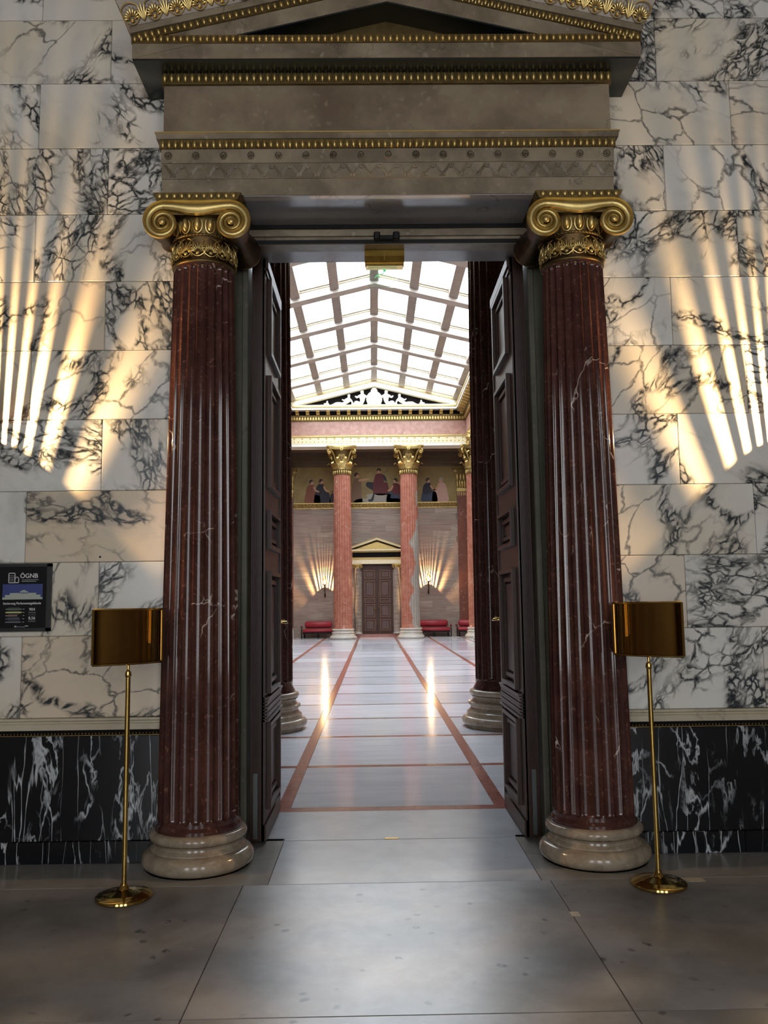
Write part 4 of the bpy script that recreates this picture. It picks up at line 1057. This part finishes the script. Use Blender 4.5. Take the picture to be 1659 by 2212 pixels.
for (y0, y1) in pane_y:
    for s in (-1, 1):
        for i in range(3):
            xa, xb = PX[i] + .14, PX[i + 1] - .14
            MB().add([(s * xa, y0 + .06, zsl(xa) + pz), (s * xb, y0 + .06, zsl(xb) + pz), (s * xb, y1 - .06, zsl(xb) + pz), (s * xa, y1 - .06, zsl(xa) + pz),
                      (s * xa, y0 + .06, zsl(xa) + pz + .02), (s * xb, y0 + .06, zsl(xb) + pz + .02), (s * xb, y1 - .06, zsl(xb) + pz + .02), (s * xa, y1 - .06, zsl(xa) + pz + .02)],
                     [(0, 1, 2, 3), (4, 7, 6, 5), (0, 1, 5, 4), (1, 2, 6, 5), (2, 3, 7, 6), (3, 0, 4, 7)]).build('glass_pane', 'skyglass', ceil)
        for i in (1, 2):
            x = PX[i]
            MB().prism([(s * (x - .14), zsl(x - .14) + .12), (s * (x + .14), zsl(x + .14) + .12), (s * (x + .14), zsl(x + .14) + .50), (s * (x - .14), zsl(x - .14) + .50)], 'y', y0, y1).build('purlin', 'roofbeam', ceil)
        MB().prism([(s * 3.60, zsl(3.6) + .10), (s * 4.3, zsl(4.3) + .10), (s * 4.3, zsl(4.3) + .5), (s * 3.6, zsl(3.6) + .5)], 'y', y0, y1).build('eaves_purlin', 'roofbeam', ceil)
        # glazing frame ledges across each bay
        for yy_ in (y0, y1 - .07):
            MB().prism([(0, ZR + .32), (s * 3.7, zsl(3.7) + .32), (s * 3.7, zsl(3.7) + .5), (0, ZR + .5)], 'y', yy_, yy_ + .07).build('glazing_ledge', 'white', ceil)
    MB().prism([(-.14, zsl(.14) + .12), (0, ZR + .12), (.14, zsl(.14) + .12), (.14, ZR + .50), (-.14, ZR + .50)], 'y', y0, y1).build('ridge_purlin', 'roofbeam', ceil)
MB().box(-4.3, 4.3, 5.9, 6.0, 10.6, 12.3).build('near_gable', 'white', ceil)
# side attic infill between entablature and roof edge
for s in (-1, 1):
    x0, x1 = sorted((s * 4.25, s * 4.5)); MB().box(x0, x1, 5.9, 33.4, 10.6, 11.3).build('attic_wall', 'white', ceil)
# gable end with relief
gz = thing('gable_pediment', 'white and gold gable end with black triangular field under the skylight', 'pediment', (0, 32.6, 10.645))
MB().prism([(-4.3, .0), (4.3, 0), (4.3, .25), (0, 1.45), (-4.3, .25)], 'y', .10, .5).build('gable_field', 'black', gz)
for s in (-1, 1):
    def rk(nm, mat, o0, o1, y0):
        f_ = lambda x: 1.13 - SR * x
        MB().prism([(s * 4.2, f_(4.2) + o0), (0, f_(0) + o0), (0, f_(0) + o1), (s * 4.2, f_(4.2) + o1)], 'y', y0, .3).build(nm, mat, gz)
    rk('raking_cornice', 'white', -.20, .02, -.22); rk('raking_moulding', 'gold', .02, .06, -.27); rk('raking_cornice', 'cream', .06, .12, -.32); rk('raking_moulding', 'gold_dark', .12, .15, -.34); rk('raking_cornice', 'white', .15, .45, -.36)

# relief figures: each one skinned body
def relief(name, label, verts, edges, radii, loc, flip=1, sc=1.0):
    me = bpy.data.meshes.new(name); me.from_pydata([(flip * x * sc, y * sc, z * sc) for x, y, z in verts], edges, []); me.materials.append(MT['statue'])
    o = place(name, me, None, loc); sk = o.modifiers.new('skin', 'SKIN'); sk.use_smooth_shade = True
    for i, v in enumerate(me.skin_vertices[0].data): v.radius = (radii[i] * sc, radii[i] * sc); v.use_root = (i == 0)
    sb = o.modifiers.new('sub', 'SUBSURF'); sb.levels = 1; sb.render_levels = 2
    tag(o, label, 'sculpture', 'white relief figures in the gable'); return o
# seated putto: pelvis, chest, neck, head, arms, legs
PV = [(0, 0, .08), (-.02, 0, .24), (-.02, 0, .40), (-.01, 0, .49), (.0, -.01, .56), (.02, -.01, .64), (.12, -.02, .40), (.20, -.05, .33), (.27, -.06, .40), (-.13, -.02, .40), (-.22, -.04, .32), (-.30, -.05, .42), (.10, -.05, .10), (.24, -.09, .16), (.33, -.08, .04), (.40, -.10, .03), (.06, -.06, .05), (.18, -.1, .05), (.28, -.1, .02)]
PE = [(0, 1), (1, 2), (2, 3), (3, 4), (4, 5), (2, 6), (6, 7), (7, 8), (2, 9), (9, 10), (10, 11), (0, 12), (12, 13), (13, 14), (14, 15), (0, 16), (16, 17), (17, 18)]
PR = [.10, .095, .095, .045, .085, .07, .05, .04, .03, .05, .04, .03, .075, .06, .045, .03, .07, .05, .035]
GY = 32.62
relief('relief_figure', 'white seated child figure in the gable just left of the oval shield', PV, PE, PR, (-.56, GY, 10.67), -1, 1.2)
relief('relief_figure', 'white seated child figure in the gable just right of the oval shield', PV, PE, PR, (.56, GY, 10.67), 1, 1.2)
RV = [(0, 0, .09), (-.12, 0, .20), (-.18, 0, .32), (-.19, -.01, .39), (-.19, -.02, .46), (-.18, -.02, .53), (-.08, -.04, .30), (.02, -.06, .24), (.10, -.06, .30), (-.28, -.03, .26), (-.34, -.05, .14), (-.30, -.06, .04), (.16, -.03, .12), (.34, -.06, .13), (.50, -.05, .05), (.62, -.06, .03), (.18, -.08, .05), (.38, -.08, .05), (.55, -.08, .02)]
relief('relief_figure', 'white reclining figure in the gable left of the seated child', RV, PE, [r * .85 for r in PR], (-1.38, GY, 10.67), -1, 1.1)
relief('relief_figure', 'white reclining figure in the gable right of the seated child', RV, PE, [r * .85 for r in PR], (1.38, GY, 10.67), 1, 1.1)
relief('relief_figure', 'white small lying figure in the far left corner of the gable', RV, PE, PR, (-2.28, GY, 10.66), -1, .55)
relief('relief_figure', 'white small lying figure in the far right corner of the gable', RV, PE, PR, (2.28, GY, 10.66), 1, .55)
sh = thing('oval_shield', 'white oval shield with a crowned head at the centre of the gable', 'sculpture', (0, GY, 10.66)); sh.scale = (1.12, 1, 1.04)
MB().ell((0, 0, .33), (.29, .10, .33), 24, 12).build('shield', 'statue', sh, 60)
MB().tube([(.30 * math.sin(a), -.03, .33 + .34 * math.cos(a)) for a in [2 * PI * i / 24 for i in range(25)]], .03, 6, False).build('shield_rim', 'statue', sh, 60)
MB().ell((0, -.02, .74), (.10, .09, .12), 16, 10).ell((0, 0, .82), (.11, .1, .05), 16, 8).ell((-.1, 0, .72), (.04, .05, .07), 8, 6).ell((.1, 0, .72), (.04, .05, .07), 8, 6).build('head', 'statue', sh, 60)
for s in (-1, 1): MB().tube([(s * .1, 0, .06), (s * .26, -.02, .08), (s * .34, -.02, .02)], [.06, .05, .03], 8).build('scroll_foot', 'statue', sh, 60)
